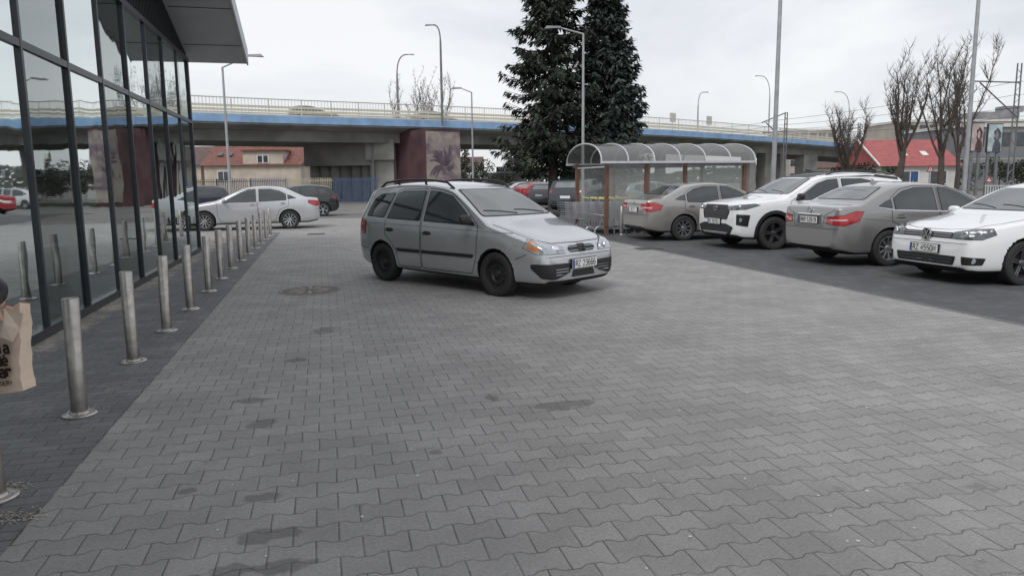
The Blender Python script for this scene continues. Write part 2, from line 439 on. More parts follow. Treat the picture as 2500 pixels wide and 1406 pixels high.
    def frame(s,p,e,off=.01):
        e,lat,up=s.axes(e); loc,n=s.hit(V(p).dot(lat),V(p).dot(up),e,lat,up,0); loc=loc+e*off
        m=Matrix((lat,up,e)).transposed().to_4x4(); m.translation=loc; return m
    def plate(s,z,f,txt,y=0,off=.02,tilt=0):
        m=s.frame((0,y,z),(f,0,0),off)@Matrix.Rotation(tilt,4,'X')
        pl=MB().box((0,0,-.02),(.54,.13,.04),m=m).build('licence_plate_holder',BLK,s.root,bevel=.004)
        MB().box((0,0,.003),(.52,.116,.006),m=m).build('licence_plate',PLW,pl)
        MB().box((-.24,0,.0072),(.036,.11,.003),m=m).build('country_strip',PLB,pl)
        if txt: stroke_text(txt,m@Matrix.Translation((.022,0,.0085)),pl,width=.44*min(1,(len(txt)+.0)/7.6),w=.0115)
    def disc(s,p,e,r,mat,name,off=.01,parent=None,ring=None):
        m=s.frame(p,e,off); b=MB(); n=28
        pr=[(0.0001,.004),(r*.9,.004),(r,.0),(r,-.015)] if ring is None else [(ring,-.01),(ring,.004),(r,.004),(r,-.015)]
        b.lathe(pr,n); b.v=[tuple(m@V(v)) for v in b.v]
        return b.build(name,mat,parent or s.root,smooth=True)
WC={}
def make_wheel(parent,x,y,sy,r,style,wmat):
    key=(round(r,3),style,wmat.name)
    if key not in WC:
        ty=MB().lathe([(.63*r,.07),(.645*r,.088),(.72*r,.104),(.82*r,.108),(.93*r,.102),(.985*r,.085),(r,.055),(r,-.055),(.985*r,-.085),(.93*r,-.102),(.72*r,-.104),(.63*r,-.08)],44,'y').build('tyre',RUB,None,True,angle=30)
        if style=='steel':
            b=MB().lathe([(.665*r,.09),(.655*r,.096),(.62*r,.09),(.59*r,.05),(.52*r,.045),(.44*r,.062),(.36*r,.06),(.28*r,.035),(.2*r,.04),(.15*r,.07),(.08*r,.075),(0.0001,.075)],44,'y')
            for k in range(5):
                a=2*PI*k/5; b.lathe([(0.0001,.052),(.025*r*2,.052),(.05*r,.03)],8,'y',(.24*r*math.cos(a),0,.24*r*math.sin(a)))
            rim=b.build('rim',STW,None,True)
            b=MB()
            for k in range(12):
                a=2*PI*k/12; b.lathe([(0.0001,.0665),(.045*r,.0665),(.05*r,.05)],10,'y',(.44*r*math.cos(a),0,.44*r*math.sin(a)))
            hubo=b.build('wheel',WELL,None)
        else:
            nsp=int(style[5:]) if style.startswith('alloy') else 5
            b=MB().lathe([(.665*r,.09),(.66*r,.098),(.63*r,.098),(.61*r,.085),(.59*r,.03),(.59*r,-.06)],44,'y')
            for k in range(nsp):
                a=2*PI*k/nsp+.3; 
                w0,w1=(.075*r,.10*r) if nsp<=6 else (.045*r,.05*r)
                ca,sa=math.cos(a),math.sin(a)
                def pt(rad,t,yy): return V((rad*ca-t*sa,yy,rad*sa+t*ca))
                for (oa,ob) in (((-1,1),) if nsp>6 else ((-1,-.25),(.25,1))):
                    vs=[pt(.12*r,oa*w0,.062),pt(.12*r,ob*w0,.062),pt(.61*r,ob*w1,.09),pt(.61*r,oa*w1,.09),pt(.12*r,oa*w0,.03),pt(.12*r,ob*w0,.03),pt(.61*r,ob*w1,.04),pt(.61*r,oa*w1,.04)]
                    b.add(vs,[(0,1,2,3),(4,7,6,5),(0,4,5,1),(1,5,6,2),(2,6,7,3),(3,7,4,0)])
            b.lathe([(.17*r,.03),(.17*r,.06),(.14*r,.075),(.08*r,.08),(.0001,.08)],20,'y')
            rim=b.build('rim',wmat,None,True,angle=30)
            hubo=MB().lathe([(.59*r,-.05),(.59*r,-.03),(.45*r,-.02),(.2*r,-.02),(.0001,-.02)],24,'y').build('wheel',BRK,None,True)
        WC[key]=(hubo.data,ty.data,rim.data)
        for o in (hubo,ty,rim): bpy.data.objects.remove(o)
    h,t,ri=WC[key]
    w=bpy.data.objects.new('wheel',h); COL.objects.link(w); w.parent=parent; w.location=(x,y,r); w.rotation_euler=(0,random.uniform(0,6),0 if sy>0 else PI)
    for nm,d in (('tyre',t),('rim',ri)):
        o=bpy.data.objects.new(nm,d); COL.objects.link(o); o.parent=w
SP={}
SP['minivan']=dict(r=.302,xf=1.25,xr=-1.25,tum=.33,
 sil=[(2.10,.44),(2.09,.59),(2.05,.685),(1.94,.755),(1.72,.83),(1.45,.915),(1.12,1.0),(1.0,1.045),(.62,1.27),(.30,1.45),(.08,1.515),(-.4,1.555),(-1.0,1.55),(-1.5,1.505),(-1.72,1.435),(-1.84,1.14),(-1.95,.98),(-2.01,.80),(-2.02,.55)],
 belt=[(9,.90),(1.0,.92),(-2,1.0)],w=[(2.10,.58),(2.08,.68),(2.0,.75),(1.86,.80),(1.5,.845),(1.0,.855),(-1.2,.855),(-1.6,.84),(-1.85,.79),(-1.97,.74),(-2.02,.66)],
 bot=[(2.10,.25),(1.98,.18),(1.5,.18),(-1.6,.2),(-1.9,.26),(-2.02,.36)],crown=[(9,.02),(1.98,.03),(1.5,.05),(0,.06),(-1.7,.05),(-2,.02)])
SP['sedan']=dict(r=.318,xf=1.35,xr=-1.35,
 sil=[(2.26,.46),(2.24,.62),(2.12,.73),(1.8,.84),(1.3,.935),(.98,.99),(.22,1.36),(-.05,1.43),(-.55,1.475),(-1.05,1.44),(-1.35,1.37),(-1.80,1.13),(-1.9,1.085),(-2.2,1.06),(-2.31,1.035),(-2.35,.90),(-2.36,.6)],
 belt=[(9,.9),(1.0,.90),(-1.9,1.0)],w=[(2.26,.5),(2.22,.68),(2.08,.79),(1.75,.865),(1,.895),(-1.2,.895),(-1.9,.865),(-2.2,.81),(-2.32,.75),(-2.36,.66)],
 bot=[(2.26,.27),(2.12,.18),(1.7,.18),(-2.0,.2),(-2.28,.26),(-2.36,.34)],crown=[(9,.02),(2.1,.03),(1.6,.05),(0,.06),(-1.4,.06),(-1.8,.035),(-2.36,.015)])
SP['suv']=dict(r=.36,xf=1.345,xr=-1.345,gap=.055,tum=.32,
 sil=[(2.27,.60),(2.265,.88),(2.23,1.01),(1.85,1.08),(1.25,1.135),(1.02,1.175),(.32,1.54),(.08,1.62),(-.5,1.675),(-1.2,1.665),(-1.85,1.60),(-2.02,1.53),(-2.16,1.2),(-2.28,1.05),(-2.32,.8),(-2.33,.6)],
 belt=[(9,1.05),(1.0,1.05),(-2,1.16)],w=[(2.27,.68),(2.255,.81),(2.16,.88),(1.85,.92),(1.3,.93),(-1.5,.93),(-1.9,.9),(-2.2,.83),(-2.33,.7)],
 bot=[(2.27,.34),(2.1,.24),(1.7,.22),(-1.8,.24),(-2.2,.3),(-2.33,.42)],crown=[(9,.03),(1.6,.05),(0,.06),(-2,.04)])
SP['hatch']=dict(r=.318,xf=1.29,xr=-1.29,
 sil=[(2.17,.46),(2.165,.66),(2.10,.775),(1.75,.875),(1.25,.955),(.98,1.0),(.22,1.37),(-.05,1.44),(-.5,1.48),(-1.1,1.465),(-1.55,1.40),(-1.70,1.34),(-1.88,1.04),(-2.0,.93),(-2.04,.75),(-2.05,.55)],
 belt=[(9,.9),(1.0,.91),(-2,.99)],w=[(2.17,.58),(2.15,.71),(2.04,.80),(1.7,.865),(1.2,.885),(-1.2,.89),(-1.6,.865),(-1.9,.8),(-2.05,.68)],
 bot=[(2.17,.27),(2.05,.17),(1.6,.17),(-1.7,.2),(-1.95,.27),(-2.05,.38)],crown=[(9,.02),(2.0,.03),(1.5,.05),(0,.06),(-1.7,.05),(-2,.02)])
WIN={
'minivan':dict(doors=[[(-.27,.28),(.80,.28),(.90,.5),(.93,.93),(.62,1.17),(.28,1.37),(.02,1.425),(-.27,1.44)],[(-.30,.28),(-.30,1.44),(-.85,1.435),(-1.0,1.40),(-1.15,1.0),(-1.16,.75),(-.97,.62),(-.86,.45),(-.83,.28)]],
  wins=[(0,[(-.22,.985),(.84,.955),(.60,1.13),(.27,1.335),(.0,1.39),(-.22,1.405)]),(1,[(-1.11,1.005),(-.335,.985),(-.335,1.405),(-.83,1.40),(-.97,1.365)]),(None,[(-1.68,1.03),(-1.20,1.01),(-1.05,1.375),(-1.40,1.35),(-1.54,1.28)])],
  ws=[(-.72,1.06),(.72,1.06),(.57,1.435),(-.57,1.435)],rw=[(-.6,1.06),(.6,1.06),(.5,1.36),(-.5,1.36)],handles=[(-.14,.80),(-1.03,.82)],mir=(.80,1.0)),
'sedan':dict(doors=[[(-.32,.27),(.82,.27),(.93,.5),(.95,.9),(.55,1.08),(.2,1.28),(-.05,1.36),(-.32,1.385)],[(-.35,.27),(-.35,1.385),(-.8,1.39),(-1.1,1.33),(-1.32,1.18),(-1.34,.78),(-1.05,.68),(-.94,.45),(-.9,.27)]],
  wins=[(0,[(-.28,.945),(.78,.925),(.50,1.08),(.18,1.25),(-.05,1.33),(-.28,1.35)]),(1,[(-1.25,.985),(-.40,.95),(-.40,1.35),(-.78,1.35),(-1.05,1.29),(-1.25,1.18)]),(None,[(-1.60,1.04),(-1.31,1.01),(-1.31,1.16),(-1.42,1.13)])],
  ws=[(-.72,1.02),(.72,1.02),(.57,1.345),(-.57,1.345)],rw=[(-.64,1.15),(.64,1.15),(.52,1.37),(-.52,1.37)],handles=[(-.18,.83),(-1.15,.86)],mir=(.72,.97)),
'suv':dict(doors=[[(-.30,.36),(.82,.36),(.93,.6),(.97,1.03),(.62,1.22),(.28,1.42),(.02,1.52),(-.30,1.55)],[(-.33,.36),(-.33,1.55),(-.9,1.55),(-1.2,1.5),(-1.34,1.15),(-1.34,.9),(-1.05,.75),(-.93,.5),(-.9,.36)]],
  wins=[(0,[(-.26,1.09),(.84,1.07),(.55,1.24),(.25,1.41),(.0,1.49),(-.26,1.51)]),(1,[(-1.26,1.14),(-.38,1.10),(-.38,1.51),(-.9,1.51),(-1.15,1.46)]),(None,[(-1.85,1.27),(-1.33,1.16),(-1.25,1.45),(-1.6,1.44),(-1.8,1.4)])],
  ws=[(-.75,1.195),(.75,1.195),(.6,1.53),(-.6,1.53)],rw=[(-.6,1.2),(.6,1.2),(.52,1.48),(-.52,1.48)],handles=[(-.16,.95),(-1.12,.98)],mir=(.80,1.12)),
'hatch':dict(doors=[[(-.30,.27),(.80,.27),(.92,.5),(.94,.9),(.55,1.08),(.2,1.28),(-.05,1.37),(-.30,1.39)],[(-.33,.27),(-.33,1.39),(-.8,1.39),(-1.05,1.34),(-1.22,1.0),(-1.24,.78),(-1.02,.66),(-.9,.45),(-.87,.27)]],
  wins=[(0,[(-.26,.95),(.78,.93),(.5,1.08),(.18,1.26),(-.05,1.34),(-.26,1.355)]),(1,[(-1.14,.99),(-.37,.955),(-.37,1.355),(-.78,1.355),(-1.0,1.31)]),(None,[(-1.5,1.08),(-1.2,1.0),(-1.08,1.30),(-1.35,1.28)])],
  ws=[(-.71,1.03),(.71,1.03),(.56,1.35),(-.56,1.35)],rw=[(-.6,1.05),(.6,1.05),(.5,1.3),(-.5,1.3)],handles=[(-.16,.83),(-1.06,.86)],mir=(.72,.97)),
}
def dress(c,kind,handle_mat=None,detail=True,mirror_mat=None,sides=(1,-1)):
    w=WIN[kind]; hm=handle_mat or c.pm; mm=mirror_mat or c.pm
    for sy in sides:
        doors=[]
        for d in w['doors']:
            do=c.side(d,sy,c.pm,'door',.002,None,.03); doors.append(do)
            if detail: c.stroke([(x,0,z) for x,z in rp(d,.03)],(0,sy,0),.009,SEAM,'door_gap',.0028,do,True)
        for di,wp in w['wins']:
            par=doors[di] if di is not None else None
            cx=sum(p[0] for p in wp)/len(wp); cz=sum(p[1] for p in wp)/len(wp)
            big=[(cx+(x-cx)*1.05,cz+(z-cz)*1.07) for x,z in wp]
            if par is None:
                fr=c.side(big,sy,BLK,'window_frame',.0035,None,.03); c.side(wp,sy,GLS,'window',.0055,fr,.03)
            else:
                c.side(big,sy,BLK,'window_frame',.0038,par,.03); c.side(wp,sy,GLS,'window',.006,par,.03)
        if detail:
            for i,(hx,hz) in enumerate(w['handles']):
                m=c.frame((hx,0,hz),(0,sy,0),.004)
                b=MB(); b.box((0,0,0),(.19,.03,.03),m=m); b.build('handle',hm,doors[i],True,bevel=.01)
                c.decal([(hx-.07,0,hz-.025),(hx+.07,0,hz-.025),(hx+.07,0,hz+.03),(hx-.07,0,hz+.03)],(0,sy,0),BLK,'handle_recess',.0035,doors[i],.02)
        mx,mz=w['mir']; m=c.frame((mx,0,mz-.02),(0,sy,0),0); p=m.translation
        b=MB(); n=14;k=8;vs=[];fs=[]
        for i in range(k+1):
            for j in range(n):
                th=PI*i/k; ph=2*PI*j/n
                q=V((math.sin(th)*math.cos(ph),math.cos(th),math.sin(th)*math.sin(ph)))
                q=V([math.copysign(abs(t)**.7,t) for t in q])
                vs.append(p+V((q.x*.055+.0,sy*.13+q.y*.105,.045+q.z*.07)))
        for i in range(k):
            for j in range(n): fs.append((i*n+j,i*n+(j+1)%n,(i+1)*n+(j+1)%n,(i+1)*n+j))
        b.add(vs,fs); b.tube([p+V((0,-sy*.02,-.0)),p+V((0,sy*.09,.02))],.025,8)
        b.build('mirror',mm,c.root,True,angle=60)
    o=c.fb(w['ws'],1,BLK,'windscreen_frame',.003,None,.05)
    zc=sum(z for y,z in w['ws'])/4; cy=[(y*.965,(z-zc)*.94+zc) for y,z in w['ws']]
    c.fb(cy,1,GLW,'windscreen',.005,o,.05)
    o=c.fb(w['rw'],-1,BLK,'rear_window_frame',.003,None,.05)
    zc=sum(z for y,z in w['rw'])/4; cy=[(y*.96,(z-zc)*.92+zc) for y,z in w['rw']]
    c.fb(cy,-1,GLW,'rear_window',.005,o,.05)
    if detail:
        z0=w['ws'][0][1]+.03
        for (y0,y1) in ((.55,-.02),(-.05,-.60)):
            b=MB(); pts=[]
            for t in range(7):
                y=y0+(y1-y0)*t/6; m=c.frame((0,y,z0+.05*math.sin(t/6*PI*.5)),(1,0,0),.012); pts.append(m.translation)
            b.tube(pts,.009,5); b.build('wiper',BLK,c.root)
def lamps(c,pts,f,mat,name,inner=None,ang=35,extra=None,r=.02):
    for sy in (1,-1):
        a=R(ang)*sy; e=(math.cos(a),math.sin(a),0) if f>0 else (-math.cos(a),math.sin(a),0)
        o=c.decal([(x,y*sy,z) for x,y,z in pts],e,mat,name,.007,None,r)
        c.stroke([(x,y*sy,z) for x,y,z in pts],e,.010,SEAM,'lamp_gap',.0045,o,True)
        for (pp,rr,mt,nm) in (inner or []):
            c.disc((pp[0],pp[1]*sy,pp[2]),e,rr,mt,nm,.006,o)
        for (pl,mt,nm) in (extra or []):
            c.decal([(x,y*sy,z) for x,y,z in pl],e,mt,nm,.0095,o,.012)
def emblem(c,kind,p,e,r,mat=CHR,off=.012):
    m=c.frame(p,e,off); b=MB(); t=.004
    def seg(a,d,w):
        a=V(a);d=V(d);u=(d-a).normalized();q=V((-u.y,u.x))*w/2
        pl=[(a+q),(a-q),(d-q),(d+q)]; b.prism([V((x.x*r,x.y*r,0)) for x in pl],V((0,0,-.004)),V((0,0,t)))
    if kind in('vw','star'):
        b.lathe([(r*.88,-.01),(r*.88,t),(r,t),(r,-.01)],28)
    if kind=='vw':
        seg((-.42,.75),(-.02,-.0),.16);seg((.42,.75),(.02,-.0),.16);seg((-.8,.35),(-.38,-.72),.16);seg((.8,.35),(.38,-.72),.16);seg((-.38,-.72),(0,.02),.16);seg((.38,-.72),(0,.02),.16)
    if kind=='star':
        for k in range(3):
            a=PI/2+k*2*PI/3; b.prism([V((r*.92*math.cos(a),r*.92*math.sin(a),0)),V((r*.14*math.cos(a+1.05),r*.14*math.sin(a+1.05),0)),V((0,0,0)),V((r*.14*math.cos(a-1.05),r*.14*math.sin(a-1.05),0))],V((0,0,-.004)),V((0,0,t)))
    if kind=='diamonds':
        for k in range(3):
            a=PI/2+k*2*PI/3; u=V((math.cos(a),math.sin(a),0)); q=V((-u.y,u.x,0))
            b.prism([V((0,0,0)),u*r*.5+q*r*.29,u*r,u*r*.5-q*r*.29],V((0,0,-.004)),V((0,0,t)))
    if kind=='ovals':
        for (ax,ay,cy) in ((1,.66,0),(.32,.62,0),(.72,.25,.36)):
            vs=[];n=24
            for j in range(n):
                a=2*PI*j/n
                for (kk,z) in ((1,-.004),(1,t),(.83,t),(.83,-.004)): vs.append(V((r*ax*math.cos(a)*kk,r*(cy+ay*math.sin(a)*kk),z)))
            fs=[]
            for j in range(n):
                for q in range(3): fs.append((4*j+q,4*j+q+1,4*((j+1)%n)+q+1,4*((j+1)%n)+q))
            b.add(vs,fs)
    if kind=='rhomb':
        o=[V((0,r,0)),V((r*.7,0,0)),V((0,-r,0)),V((-r*.7,0,0))]; i=[v*.55 for v in o]
        for k in range(4): b.prism([o[k],o[(k+1)%4],i[(k+1)%4],i[k]],V((0,0,-.004)),V((0,0,t)))
    b.v=[tuple(m@V(v)) for v in b.v]; return b.build('emblem',mat,c.root)
def heading(d): return math.atan2(d.y,d.x)
# =================================================================== MINIVAN
SIL=paint('silver',(.57,.58,.595),.65,.27)
pf=G(1225,724); pr=G(938,684); hd=(pf-pr).normalized(); left=V((-hd.y,hd.x,0))
mc=(pf+pr)/2+left*.77
c=Car('minivan','silver five door minivan with black roof rails driving across the paving','car',SP['minivan'],SIL,mc,heading(hd),lvl=3,wheel='steel')
dress(c,'minivan',handle_mat=BLK,mirror_mat=BLK)
SHD=M('crease_shade_grey',(.22,.22,.225),.4,.5)
for sy in (1,-1):
    c.side([(-.84,.50),(-.31,.50),(-.31,.55),(-.88,.55)],sy,BLK,'side_moulding',.012,None,.01)
    c.side([(-.26,.50),(.83,.50),(.86,.55),(-.26,.55)],sy,BLK,'side_moulding',.012,None,.01)
    c.stroke([(1.50,0,.86),(.93,0,.875),(-.3,0,.90),(-1.7,0,.915)],(0,sy,0),.006,SHD,'side_crease_shade',.0045)  # thin darker strip paints the shade of the side crease on flat bodywork
    c.stroke([(-1.62,0,.50),(-1.95,0,.53)],(0,sy,0),.007,SEAM,'bumper_gap',.003)
    c.stroke([(1.62,0,.53),(1.80,0,.60)],(0,sy,0),.007,SEAM,'bumper_gap',.003)
    c.decal([(-1.90,sy*.8,.98),(-1.70,sy*.85,.95),(-1.73,sy*.85,.72),(-1.93,sy*.8,.72)],(-.45,sy*.9,0),REDL,'tail_light',.007,None,.03)
    pts=[]
    for t in range(13):
        x=.18-1.75*t/12; m=c.frame((x,sy*.57,0),(0,0,1),0); z=.06 if 0<t<12 else 0.0
        pts.append(m.translation+V((0,0,z)))
    b=MB(); b.tube(pts,.018,8)
    for x in (-.45,-1.1): 
        m=c.frame((x,sy*.57,0),(0,0,1),0); b.tube([m.translation,m.translation+V((0,0,.06))],.02,6)
    b.build('roof_rail',BLK,c.root,True)
    c.side([(1.60,.70),(1.635,.70),(1.635,.72),(1.60,.72)],sy,ORG,'side_repeater',.006)
    c.decal([(2.10,sy*.27,.47),(2.09,sy*.27,.34),(2.0,sy*.52,.27),(1.93,sy*.70,.29),(1.86,sy*.79,.42),(1.85,sy*.79,.48)],(math.cos(.4),sy*math.sin(.4),0),BLK,'bumper_grille',.006,None,.03)
    for z in (.33,.365,.40): c.stroke([(2.08,sy*.31,z),(1.99,sy*.52,z)],(math.cos(.4),sy*math.sin(.4),0),.010,CHR,'grille_slat',.012)
lamps(c,[(2.08,.36,.60),(2.05,.38,.675),(1.97,.54,.73),(1.80,.77,.785),(1.75,.81,.68),(1.90,.75,.612)],1,HEAD,'headlight',
   inner=[((2.02,.51,.652),.054,LAMPI,'lamp'),((2.05,.41,.638),.032,LAMPI,'lamp')],extra=[([(1.89,.70,.620),(1.88,.70,.748),(1.80,.765,.772),(1.78,.79,.68)],ORG,'indicator')],ang=32)
c.fb([(-.24,.605),(.24,.605),(.29,.65),(.24,.69),(-.24,.69),(-.29,.65)],1,BLK,'grille',.006,None,.02)
c.stroke([(0,-.26,.625),(0,.26,.625)],(1,0,0),.006,ALY,'grille_bar',.010)
c.stroke([(0,-.26,.672),(0,.26,.672)],(1,0,0),.006,ALY,'grille_bar',.010)
c.fb([(-.07,.60),(.07,.60),(.08,.70),(-.08,.70)],1,BLK,'badge_backing',.013,None,.02)
emblem(c,'diamonds',(0,0,.642),(1,0,0),.066,off=.030)
c.fb([(-.25,.28),(.25,.28),(.21,.375),(-.21,.375)],1,BLK,'bumper_grille',.006,None,.02)
c.stroke([(0,-.70,.565),(0,.70,.565)],(1,0,0),.007,SEAM,'bumper_gap',.002)
c.decal([(1.98,-.58,0),(1.98,.58,0),(1.13,.72,0),(1.13,-.72,0)],(0,0,1),SIL,'bonnet',.002,None,.12)
c.stroke([(1.13,.74,0),(1.55,.71,0),(1.84,.66,0),(1.96,.5,0),(1.99,0,0),(1.96,-.5,0),(1.84,-.66,0),(1.55,-.71,0),(1.13,-.74,0)],(0,0,1),.008,SEAM,'bonnet_gap',.0035)
c.plate(.455,1,'RZ 23666',off=.03)
# =================================================================== OTHER CARS
BEI=paint('taupe',(.36,.345,.33),.55,.28); WHT=paint('white',(.87,.875,.88),0,.25,.3); GRB=paint('grey_brown',(.31,.305,.30),.55,.28)
def place(px,py,kind,axle,hdv,near):
    p=G(px,py); sp=SP[kind]; x=sp['xf'] if axle=='f' else sp['xr']; W=interp(sp['w'],x)-.05
    l=V((-hdv.y,hdv.x,0)); return p-hdv*x+ (l*(-W) if near=='L' else l*W)
o=place(1668,588,'sedan','r',N,'R')
c=Car('parked_sedan','taupe grey sedan parked tail out beside the trolley shelter','car',SP['sedan'],BEI,o,heading(N),'cars parked on the dark bays',wheel='alloy9')
dress(c,'sedan'); 
lamps(c,[(-2.30,.42,.93),(-2.30,.42,.82),(-2.2,.78,.74),(-2.02,.87,.79),(-1.95,.87,.90),(-2.15,.80,.97)],-1,REDL,'tail_light',ang=38,extra=[([(-2.27,.55,.865),(-2.27,.55,.84),(-2.18,.77,.82),(-2.15,.77,.85)],WHL,'reversing_lamp')])
c.plate(.78,-1,'RZ 5',off=.02); emblem(c,'rhomb',(0,0,.96),(-1,0,0),.05)
c.stroke([(0,-.72,.66),(0,.72,.66)],(-1,0,0),.007,SEAM,'bumper_gap',.003)
c.fb([(-.6,.27),(.6,.27),(.55,.37),(-.55,.37)],-1,BLK,'bumper_insert',.005,None,.03)
# --- White SUV
o=place(1887,610,'suv','f',-N,'L')
c=Car('parked_suv','white suv with black roof and grille between two brown grey sedans','car',SP['suv'],WHT,o,heading(-N),'cars parked on the dark bays',wheel='alloy5',wmat=ALD)
dress(c,'suv',mirror_mat=BLK)
c.decal([(.25,.50,0),(-1.95,.50,0),(-1.95,-.50,0),(.25,-.50,0)],(0,0,1),BLK,'roof_panel',.004,None,.12)
for sy in (1,-1):
    c.stroke([(1.0,0,1.15),(.33,0,1.49),(.05,0,1.565),(-.5,0,1.60),(-1.2,0,1.585),(-1.9,0,1.51)],(0,sy,0),.06,BLK,'pillar_trim',.0045)
    for x in (c.sp['xf'],c.sp['xr']):
        c.stroke([(x+.452*math.cos(a*PI/12),0,.37+.452*math.sin(a*PI/12)) for a in range(-2,15)],(0,sy,0),.075,BLK,'arch_cladding',.012)
    c.side([(-.9,.27),(.9,.27),(.9,.42),(-.9,.42)],sy,BLK,'sill_cladding',.012,None,.02)
    c.stroke([(.86,0,.78),(0,0,.72),(-.86,0,.80)],(0,sy,0),.012,M('crease_shade',(.55,.555,.56),.4),'door_crease_shade',.004)  # crease shade drawn as a greyer line over the white doors
    pts=[]
    for t in range(9):
        x=-.1-1.7*t/8; m=c.frame((x,sy*.60,0),(0,0,1),0); pts.append(m.translation+V((0,0,.045 if 0<t<8 else 0)))
    MB().tube(pts,.017,8).build('roof_rail',BLK,c.root,True)
lamps(c,[(2.25,.47,.935),(2.2,.49,.865),(2.0,.86,.885),(1.75,.93,.97),(1.85,.9,1.0),(2.1,.74,.975)],1,HEADD,'headlight',inner=[((2.2,.64,.905),.036,LAMPI,'lamp'),((2.1,.78,.925),.032,LAMPI,'lamp')],ang=32)
c.fb([(-.46,.975),(.46,.975),(.58,.84),(.50,.66),(-.50,.66),(-.58,.84)],1,BLK,'grille',.007,None,.03)
for z in (.70,.745,.79,.835): c.stroke([(0,-.48,z),(0,.48,z)],(1,0,0),.009,ALD,'grille_slat',.012)
c.fb([(-.62,.33),(.62,.33),(.74,.50),(.48,.57),(-.48,.57),(-.74,.50)],1,BLK,'bumper_grille',.006,None,.03)
c.fb([(-.48,.335),(.48,.335),(.55,.385),(-.55,.385)],1,ALY,'skid_plate',.011,None,.02)
lamps(c,[(2.16,.76,.78),(2.16,.76,.56),(2.0,.90,.52),(1.97,.92,.76)],1,BLK,'fog_lamp_pod',inner=[((2.11,.82,.66),.042,HEAD,'lamp')],ang=42)
emblem(c,'ovals',(0,0,.895),(1,0,0),.088,off=.03); c.plate(.61,1,'RZ 927EC',off=.03)
# --- Grey-brown saloon
o=place(2165,650,'sedan','r',N,'R')
c=Car('parked_sedan','grey brown sedan with chrome star emblem and plate RKR 53919','car',SP['sedan'],GRB,o,heading(N),'cars parked on the dark bays',wheel='alloy10')
dress(c,'sedan')
for sy in (1,-1):
    c.stroke([(x,0,z) for x,z in ((.80,.915),(-.34,.94),(-1.27,.975),(-1.62,1.03))],(0,sy,0),.014,CHR,'window_trim',.008)
    c.stroke([(x,0,z) for x,z in ((1.5,.62),(0,.68),(-1.0,.76),(-1.9,.84))],(0,sy,0),.007,M('crease_shade_brown',(.15,.145,.14),.4,.4),'side_crease_shade',.0045)  # shade under the body crease painted as a darker line
    c.side([(-.9,.36),(.9,.36),(.9,.39),(-.9,.39)],sy,GRB,'sill_trim',.012,None,.01)
lamps(c,[(-2.31,.47,.86),(-2.30,.44,.75),(-2.2,.78,.72),(-2.0,.87,.80),(-1.92,.87,.96),(-2.05,.84,.965),(-2.2,.75,.90)],-1,REDL,'tail_light',ang=38,extra=[([(-2.28,.54,.825),(-2.28,.54,.805),(-2.17,.79,.805),(-2.15,.79,.83)],WHL,'reversing_lamp')])
c.fb([(-.32,.90),(.32,.90),(.36,.72),(-.36,.72)],-1,M('recess_shade',(.16,.155,.15),.5,.3),'plate_recess_shade',.003,None,.02)  # flat panel in a darker tone, recess shade put into its colour
c.stroke([(0,-.32,.90),(0,.32,.90)],(-1,0,0),.022,CHR,'chrome_strip',.012)
c.plate(.80,-1,'RKR 53919',off=.02); emblem(c,'star',(0,0,.975),(-1,0,0),.058,off=.02)
c.stroke([(0,-.75,.66),(0,.75,.66)],(-1,0,0),.007,SEAM,'bumper_gap',.003)
c.stroke([(0,-.60,1.035),(0,-.66,.98),(0,-.44,.90),(0,-.40,.69),(0,.40,.69),(0,.44,.90),(0,.66,.98),(0,.60,1.035)],(-1,0,0),.007,SEAM,'boot_gap',.003)
m=c.frame((-1.0,0,0),(0,0,1),0); 
MB().prism([m.translation+V((.09,0,-.01)),m.translation+V((-.09,0,-.01)),m.translation+V((-.06,0,.07))],V((0,-.012,0)),V((0,.012,0))).build('antenna_fin',GRB,c.root)
# --- White hatchback
o=place(2490,697,'hatch','f',-N,'L')
c=Car('parked_hatchback','white hatchback at right edge with round badge and plate RZ 4550M','car',SP['hatch'],WHT,o,heading(-N),'cars parked on the dark bays',wheel='alloy5',wmat=ALD)
dress(c,'hatch')
lamps(c,[(2.14,.44,.665),(2.12,.46,.75),(2.0,.68,.80),(1.84,.83,.81),(1.80,.85,.73),(1.95,.78,.665)],1,HEADD,'headlight',inner=[((2.07,.61,.715),.053,LAMPI,'lamp'),((1.98,.74,.73),.043,LAMPI,'lamp')],ang=32)
c.fb([(-.45,.745),(.45,.745),(.47,.665),(-.47,.665)],1,BLK,'grille',.007,None,.02)
for z in (.69,.72): c.stroke([(0,-.43,z),(0,.43,z)],(1,0,0),.006,ALY,'grille_slat',.012)
c.disc((0,0,.705),(1,0,0),.090,BLK,'badge_backing',.026)
emblem(c,'vw',(0,0,.705),(1,0,0),.090,off=.034)
c.fb([(-.56,.42),(.56,.42),(.52,.29),(-.52,.29)],1,BLK,'bumper_grille',.007,None,.03)
for z in (.33,.375): c.stroke([(0,-.5,z),(0,.5,z)],(1,0,0),.006,ALD,'grille_slat',.012)
lamps(c,[(2.12,.62,.42),(2.10,.62,.31),(1.97,.81,.31),(1.94,.83,.40)],1,BLK,'fog_lamp_pod',inner=[((2.03,.73,.365),.04,HEAD,'lamp')],ang=34,r=.03)
c.plate(.505,1,'RZ 4550M',off=.03)
c.stroke([(0,-.7,.60),(0,.7,.60)],(1,0,0),.006,SEAM,'bumper_gap',.002)
c.stroke([(1.05,.76,0),(1.6,.72,0),(1.95,.6,0),(2.06,.3,0),(2.07,0,0),(2.06,-.3,0),(1.95,-.6,0),(1.6,-.72,0),(1.05,-.76,0)],(0,0,1),.008,SEAM,'bonnet_gap',.003)
